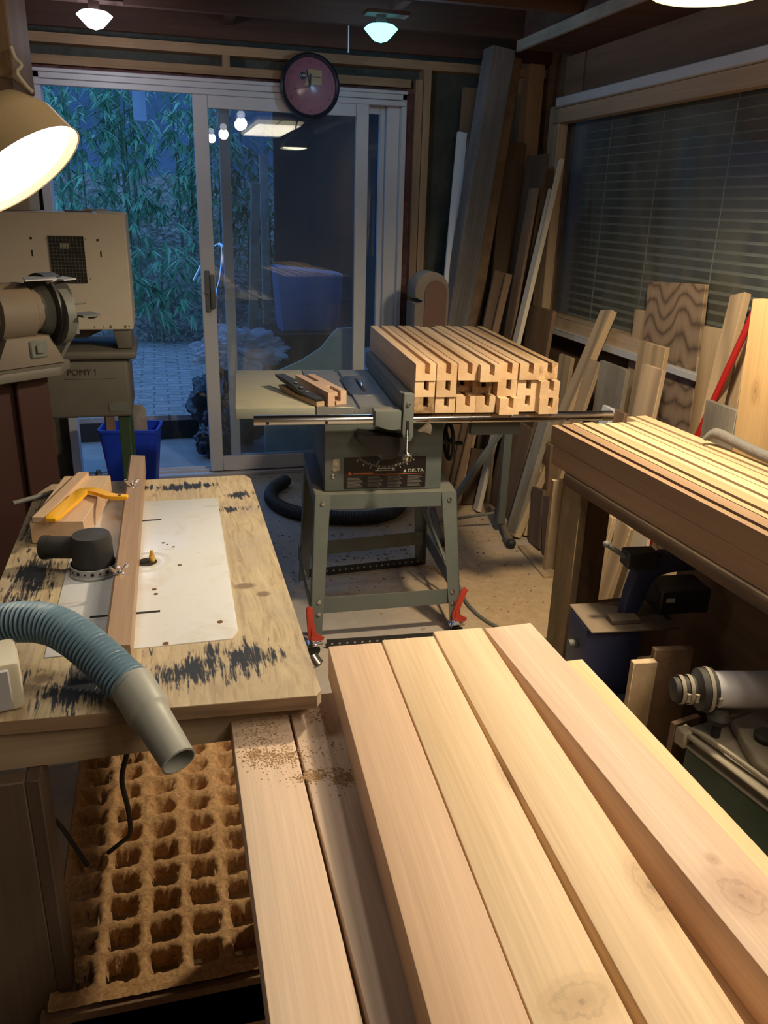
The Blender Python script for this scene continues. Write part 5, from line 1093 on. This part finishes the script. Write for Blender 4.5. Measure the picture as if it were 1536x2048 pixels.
# bench grinder on a dark red pedestal
gr = thing('bench_grinder', 'dusty bench grinder with tool rest and eye shield on a dark red pedestal', 'grinder', (-0.365, 2.42, 0), math.radians(38))
GZ = 1.228
a = MB(); a.lathe([(0.0, -0.30), (0.070, -0.295), (0.078, -0.28), (0.078, -0.16), (0.066, -0.15), (0.064, -0.10), (0.078, -0.095), (0.078, 0.0), (0.062, 0.012), (0.058, 0.045), (0.045, 0.06)], (0, 0, GZ), (1, 0, 0), 12); a.build('motor_housing', M['motor'], gr)
a = MB(); a.cyl((0.052, 0, GZ), (0.098, 0, GZ), 0.098, n=36); a.build('wheel_guard', M['black'], gr)
a = MB(); a.cyl((0.062, -0.03, GZ - .01), (0.088, -0.03, GZ - .01), 0.085, n=30); a.build('grinding_wheel', M['sawdark'], gr)
a = MB(); a.cyl((0.03, 0, GZ), (0.052, 0, GZ), 0.06, 0.075, n=24); a.build('guard_hub', M['sawdark'], gr)
a = MB(); a.prism([(-0.035, -0.09), (0.055, -0.09), (0.105, 0.0), (0.01, 0.0)], GZ + .086, GZ + .090); a.prism([(0.075, -0.09), (0.125, -0.07), (0.13, 0.0), (0.075, 0.0)], GZ + .082, GZ + .086); a.cyl((0.05, -.05, GZ + .08), (0.10, -.05, GZ + .08), 0.008, n=10); a.build('eye_shield', M['lightgrey'], gr)
a = MB(); a.prism([(0.09, -0.14), (0.15, -0.13), (0.165, -0.06), (0.10, -0.07)], GZ - .012, GZ - .006); a.cyl((0.14, -.12, GZ - .012), (0.155, -.07, GZ - .02), .007, n=8); a.box((0.09, -.10, GZ - .06), (0.10, -.07, GZ - .008)); a.build('tool_rest', M['sawdark'], gr)
a = MB(); a.cyl((0.09, -0.09, GZ + .02), (0.135, -0.09, GZ + .02), 0.0025, n=6); a.cyl((0.10, -.08, GZ - .05), (0.06, -.05, GZ - .13), 0.006, n=8); a.build('rest_rods', M['sawdark'], gr)
a = MB(); a.prism([(-0.13, GZ - .165 + .025), (0.075, GZ - .14), (0.035, GZ - .06), (-0.09, GZ - .06)], -0.06, 0.07, 0.006, M=Mf); a.build('foot_casting', M['motor'], gr)
a = MB(); a.box((-0.03, -0.066, GZ - .118), (0.022, -0.058, GZ - .070), 0.004); a.box((-0.015, -0.072, GZ - .105), (0.008, -0.064, GZ - .083), 0.002); a.build('switch', M['sawdark'], gr)
a = MB(); a.prism([(-0.30, -0.10), (0.03, -0.10), (0.11, -0.02), (0.11, 0.10), (-0.30, 0.10)], GZ - .165, GZ - .141, 0.003); a.build('top_plate', M['machgrey'], gr)
a = MB(); a.box((-0.075, -0.05, 0.0), (0.02, 0.06, GZ - .166), 0.004); a.box((-0.20, -0.03, 0.0), (-0.075, 0.06, GZ - .166)); a.build('pedestal', M['darkred'], gr)
a = MB(); a.box((-0.18, -0.12, 0.0), (0.10, 0.14, 0.02), 0.003); a.build('pedestal_foot', M['darkred'], gr)
# upper cabinet top left
uc = thing('upper_cabinet', 'brown upper cabinet hanging at the top left corner', 'cabinet', (-0.262, 2.0, 1.745))
MB().box((-0.45, 0, 0), (0, 0.32, 0.752), 0.003).build('case', wood('cabinet_board', (0.14, 0.085, 0.045), (0.20, 0.13, 0.07), axis='Z', rough=0.6), uc)
MB().box((-0.45, -0.004, -0.05), (-0.004, 0.30, -0.001)).build('bottom_rail', M['dark'], uc)
hk = MB(); hk.tube(smooth_path([(0, 0, 0), (0.006, -.002, -.02), (0.016, -.004, -.032), (0.006, -.003, -.045), (0.018, 0, -.065), (0.032, 0, -.08)], 5), 0.004, 8); o = hk.build('rope_end', M['cream'], loc=(-0.26, 1.985, 1.80)); tag(o, 'pale knotted rope end beside the upper cabinet corner', 'rope')
# left gooseneck lamp
ll = thing('desk_lamp', 'big glowing lamp with a cream shade at the left edge', 'lamp', LEFT_LAMP)
nd = Vector((0.570, -0.232, -0.788)).normalized()
a = MB(); a.lathe([(0.0, -0.100), (0.050, -0.098), (0.080, -0.085), (0.102, -0.050), (0.110, 0.0), (0.112, 0.002)], (0, 0, 0), nd, 56); a.lathe([(0.0, -0.090), (0.075, -0.080), (0.098, -0.048), (0.110, 0.001)], (0, 0, 0), nd, 56); a.build('shade', M['shade'], ll)
a = MB(); a.lathe([(0.0, 0.004), (0.06, 0.002), (0.09, -0.004), (0.105, -0.012)], (0, 0, 0), nd, 56); a.build('glowing_lens', M['lampglow'], ll)
a = MB(); a.cyl(-nd * 0.08, Vector((-0.35, 0.05, 0.10)), 0.008, n=10); a.cyl((-0.35, 0.05, .1), (-0.55, 0.05, -0.5), 0.008, n=10); a.build('lamp_arm', M['steel'], ll)
light('left_lamp_light', 'SPOT', LEFT_LAMP + nd * 0.06, P_LEFT, (1.0, 0.93, 0.80), 0.08, aim=LEFT_LAMP + nd, spot=math.radians(120), blend=0.8)
# ceiling bulbs
def bulb(loc, mat, label, w, col):
    r = thing('ceiling_bulb', label, 'bulb', loc); a = MB()
    a.lathe([(0.0, -0.055), (0.030, -0.046), (0.050, -0.026), (0.073, -0.002), (0.055, 0.012), (0.0, 0.014)], (0, 0, 0), (0, 0, 1), 32); a.build('glowing_bulb', mat, r)
    a = MB(); a.cyl((0, 0, 0.012), (0, 0, 0.05), 0.022, n=16); a.box((-0.07, -0.035, 0.05), (0.12, 0.045, 0.065), 0.002); a.build('lamp_holder', M['joist'], r)
    light('bulb_light', 'POINT', Vector(loc) + Vector((0, 0, -0.11)), w, col, 0.05)
bulb((-0.194, 4.08, 2.235), M['bulbw'], 'white glowing ceiling bulb above the left of the door', P_WHITE, (0.85, 0.85, 1.0))
bulb((0.985, 3.86, 2.235), M['bulbb'], 'blue glowing ceiling bulb above the right of the door', P_BLUE, (0.35, 0.65, 1.0))
tag(MB().cyl((0.92, 4.212, 2.32), (0.92, 4.212, 2.19), 0.003, n=6).build('pull_cord', M['alu']), 'short white pull cord hanging left of the blue bulb', 'cord')
# two more bulbs further back, mirrored in the door glass
for k, p in enumerate(((0.79, 1.30, 2.25), (0.735, -0.05, 2.25), (0.65, -0.7, 2.25))):
    r = thing('ceiling_bulb', 'small white ceiling bulb mirrored in the door glass, %s of three' % ('nearest', 'middle', 'furthest')[k], 'bulb', p); light('bulb_light', 'POINT', Vector(p) - Vector((0, 0, .07)), (9.0, 5.0, 4.0)[k], (1.0, 0.86, 0.70), 0.05); a = MB(); a.ball((0, 0, 0), 0.035, sub=3); a.build('glowing_bulb', M['bulbw'], r); a = MB(); a.cyl((0, 0, .03), (0, 0, .07), .02, n=12); a.build('lamp_holder', M['alu'], r)
# clock
ck = thing('wall_clock', 'round dark red wall clock with a black rim hanging above the sliding door', 'clock', (0.805, 4.60, 2.086))
a = MB(); a.lathe([(0.150, 0.045), (0.154, 0.0), (0.152, -0.018), (0.143, -0.026), (0.134, -0.020), (0.131, -0.006)], (0, 0, 0), (0, 1, 0), 56); a.build('rim', plain('dark_blue_rim', (0.02, 0.022, 0.035), 0.3), ck)
a = MB(); a.cyl((0, -0.004, 0), (0, 0.03, 0), 0.133, n=56); face = a.build('face', plain('dark_red_face', (0.26, 0.03, 0.055), 0.45, var=.05), ck)
nm = plain('faded_numerals', (0.12, 0.02, 0.035), .5)
for h in range(1, 13):
    t = math.radians(90 - 30 * h); text_mesh('numeral', str(h), 0.026, nm, face, (0.112 * math.cos(t), -0.0052, 0.112 * math.sin(t)), RX, ext=0.0002)
a = MB(); a.prism([(-0.030, 0.002), (0.060, 0.010), (0.062, 0.075), (-0.012, 0.078), (-0.012, 0.045)], -0.0065, -0.0050, M=Mf); a.build('yellow_patch', plain('mustard_patch', (0.42, 0.27, 0.09), .5), face)
a = MB()
for k in range(5): a.box((0.012 + k * .009, -.0075, 0.040 + .001 * (k % 2)), (0.018 + k * .009, -.0066, 0.046))
a.build('patch_lettering', nm, face)
a = MB(); a.cyl((-0.036, -0.0075, 0.046), (-0.036, -0.0050, 0.046), 0.017, n=24); a.build('black_badge', M['rubber'], face)
text_mesh('badge_lettering', 'DW', 0.017, M['white'], face, (-0.036, -0.0085, 0.046), RX, ext=0.0003)
a = MB(); a.prism([(-.004, -.004), (.004, -.004), (-.012, .072), (-.016, .072)], -0.012, -0.010, M=Mf); a.prism([(-.004, 0), (.004, .002), (0.006, .055), (0.0, .058)], -0.0145, -0.0125, M=Mf); a.prism([(0.03, 0.004), (0.03, 0.007), (-0.09, -0.018), (-0.09, -0.020)], -0.017, -0.016, M=Mf); a.cyl((0, -.008, 0), (0, -.018, 0), .006, n=12); a.build('hands', M['rubber'], ck)
# glossy cover
a = MB(); a.lathe([(0.0, -0.024), (0.07, -0.021), (0.12, -0.014), (0.133, -0.008)], (0, 0, 0), (0, 1, 0), 48); a.build('glass_cover', pane_glass('clock_glass', (0.97, 0.97, 0.97), 0.02, (.4, .4, .4), 0.4, 0.15), ck)
# blue bin with boards
bb = thing('waste_bin', 'bright blue plastic bin standing in the open doorway', 'bin', (-0.20, 4.30, 0), math.radians(-8))
def ring(hw_, hd, z, r=0.03): 
    out = []
    for cx, cy, a0 in ((hw_ - r, hd - r, 0), (-hw_ + r, hd - r, 90), (-hw_ + r, -hd + r, 180), (hw_ - r, -hd + r, 270)):
        for k in range(5): t = math.radians(a0 + 22.5 * k); out.append((cx + r * math.cos(t), cy + r * math.sin(t), z))
    return out
a = MB(); R_ = [ring(0.105, 0.075, 0.0), ring(0.145, 0.105, 0.40), ring(0.152, 0.112, 0.402), ring(0.152, 0.112, 0.418), ring(0.140, 0.100, 0.418), ring(0.101, 0.071, 0.01)]
vs = [p for r_ in R_ for p in r_]; n = 20
a._add(vs, [(k * n + i, k * n + (i + 1) % n, (k + 1) * n + (i + 1) % n, (k + 1) * n + i) for k in range(len(R_) - 1) for i in range(n)] + [tuple(range(5 * n, 6 * n))]); a.build('bin_body', M['bluebin'], bb)
for k, (x, y, w_, h_, rz, mt) in enumerate(((-0.30, 4.30, 0.05, 0.49, 0.5, 'brown'), (-0.155, 4.33, 0.075, 0.50, -0.2, 'greyw'))):
    o = MB().prism([(-w_ / 2, 0), (w_ / 2, 0), (w_ / 2, h_ - .03), (w_ / 4, h_), (-w_ / 2, h_)], -.008, .008, .001, M=Mf).build('wood_scrap', M[mt], loc=(x, y, 0.02), rot=(0, 0, rz)); tag(o, ('brown wood scrap sticking up at the left inside the blue bin', 'greyish wood scrap sticking up at the right inside the blue bin')[k], 'wood scrap')
# ------------------------------------------------------------------ outside things seen through door and glass
def lump(name, label, cat, loc, sc, mat, seed, amp=0.25, freq=3.0, sub=5, kind=None):
    bm_ = bmesh.new(); bmesh.ops.create_icosphere(bm_, subdivisions=sub, radius=1)
    for v in bm_.verts:
        p = v.co.copy(); n1 = mnoise.noise(p * freq + Vector((seed, 0, 0))); n2 = abs(mnoise.noise(p * freq * 2.3 + Vector((0, seed, 0))))
        k = 1 + amp * n1 - amp * .8 * n2
        v.co = Vector((p.x * sc[0] * k, p.y * sc[1] * k, max(-.98, p.z) * sc[2] * k))
    me = bpy.data.meshes.new(name); bm_.to_mesh(me); bm_.free(); me.materials.append(mat); me.polygons.foreach_set('use_smooth', [True] * len(me.polygons))
    o = bpy.data.objects.new(name, me); COL.objects.link(o); o.location = loc; return tag(o, label, cat)
lump('trash_bag', 'clear bluish plastic bag bulging behind the sliding door stile', 'bag', (0.46, 5.30, 0.64), (0.27, 0.22, 0.13), M['bag'], 3, 0.5)
lump('trash_bag', 'black rubbish bag below the clear plastic bag outside', 'bag', (0.40, 5.32, 0.27), (0.26, 0.24, 0.27), M['blackbag'], 9, 0.3)
lump('trash_bag', 'small black bag on the concrete strip outside the door', 'bag', (0.28, 5.10, 0.10), (0.13, 0.13, 0.12), M['blackbag'], 5, 0.3)
a = MB(); a.prism([(0.0, 0.0), (0.61, 0.0), (0.60, 0.83), (0.46, 0.825), (0.43, 0.795), (0.355, 0.705), (0.23, 0.63), (0.11, 0.58), (0.0, 0.545)], 0, 0.015, 0.001, M=Mf)
o = a.build('curved_panel', M['palegreen'], loc=(0.567, 4.93, -0.008)); tag(o, 'pale green panel with a curved top edge outside behind the door glass', 'panel')
tb = thing('storage_tub', 'blue plastic tub standing outside beyond the door glass', 'tub', (1.08, 6.3, 0.155))
MB().prism([(-.22, 0), (.20, 0), (.24, .42), (-.26, .47)], -.16, .16, .02, M=Matrix(((1, 0, 0, 0), (0, 0, 1, 0), (0, 1, 0, 0), (0, 0, 0, 1)))).build('tub_body', plain('blue_tub', (0.10, 0.16, 0.30), .5, dust=.5, dustc=(.3, .35, .4)), tb); tb.location = (1.08, 6.3, 0.62)
o = MB().box((0.75, 6.05, 0.155), (1.45, 6.6, 0.62), 0.01).build('crate', M['darkext']); tag(o, 'dark crate carrying the blue tub outside', 'crate')
for k, (x, y, h_) in enumerate(((0.62, 6.2, 1.5), (0.80, 6.6, 1.7))):
    o = MB().box((-.03, -.03, 0), (.03, .03, h_), .003).build('timber_post', M['greyw'], loc=(x, y, .155), rot=(0, .05 * (1 - k), 0)); tag(o, ('left', 'right')[k] + ' one of two grey timber posts beyond the door glass', 'post')
tag(MB().tube(smooth_path([(0.25, 6.6, .95), (0.36, 6.5, 1.15), (0.46, 6.45, 1.22), (0.44, 6.4, 1.0), (0.40, 6.4, 0.8), (0.40, 6.4, 0.16)], 5), 0.012, 8).build('wheelbarrow_handle', M['chrome']), 'bent bright metal handle outside behind the door latch', 'handle')
# litter: fallen leaves on patio
rnd = random.Random(21); a = MB()
for k in range(900):
    y = 5.65 + 3.6 * rnd.random() ** 0.55; x = rnd.uniform(-1.2, 1.6); L = rnd.uniform(.03, .09)
    t = rnd.uniform(0, 2 * PI); leaf(a, Vector((x, y, 0.160 + rnd.random() * .01)), Vector((math.cos(t), math.sin(t), 0.15)), L, 0.008, Vector((0, 0, 1)))
o = a.build('fallen_leaves', plain('dry_leaf', (0.42, 0.38, 0.30), .6, var=.4), fix=False); tag(o, 'dry fallen leaves scattered over the brick patio', 'leaves', kind='stuff')
a = MB()
for k in range(1500):
    y = 8.55 + 1.0 * rnd.random(); x = rnd.uniform(-2, 2.2); L = rnd.uniform(.05, .13); t = rnd.uniform(0, 2 * PI)
    leaf(a, Vector((x, y, 0.17 + max(0, y - 8.7) * .50 + rnd.random() * .07)), Vector((math.cos(t), math.sin(t), rnd.uniform(-.3, .6))), L, 0.012, Vector((0, 0, 1)))
o = a.build('leaf_pile', M['litter'] if False else plain('pale_dry_leaf', (0.34, 0.31, 0.27), .6, var=.5), fix=False); tag(o, 'bank of dry leaves under the bamboo', 'leaves', kind='stuff')
# wood chips on the floor
crumbs('wood_chips', 'dark wood chips and shavings scattered over the floor around the saw', [(0.9, 3.6, .35, .25, .8), (0.7, 3.3, .2, .2, .4), (0.8, 4.2, .3, .25, .5), (1.35, 3.0, .15, .3, .10)], 0.0008, 500, 9, 0.002, 0.008)
bpy.data.objects['wood_chips'].data.materials[0] = M['brown']
# batten with a black bracket at the right edge
bt_ = thing('batten', 'tan batten with a black metal bracket above the honey-coloured board', 'batten', (1.86, 2.02, 0), math.radians(0))
a = MB(); a.cyl((-0.05, 0.10, 0.0), (0.0, -0.01, 1.62), 0.022, n=4); a.build('wood_bar', M['pine'], bt_)
a = MB(); a.box((-0.03, -0.10, 1.30), (-0.005, -0.01, 1.36), 0.004); a.box((-0.03, -0.10, 1.37), (-0.01, -0.03, 1.39), 0.003); a.build('bracket', M['black'], bt_)
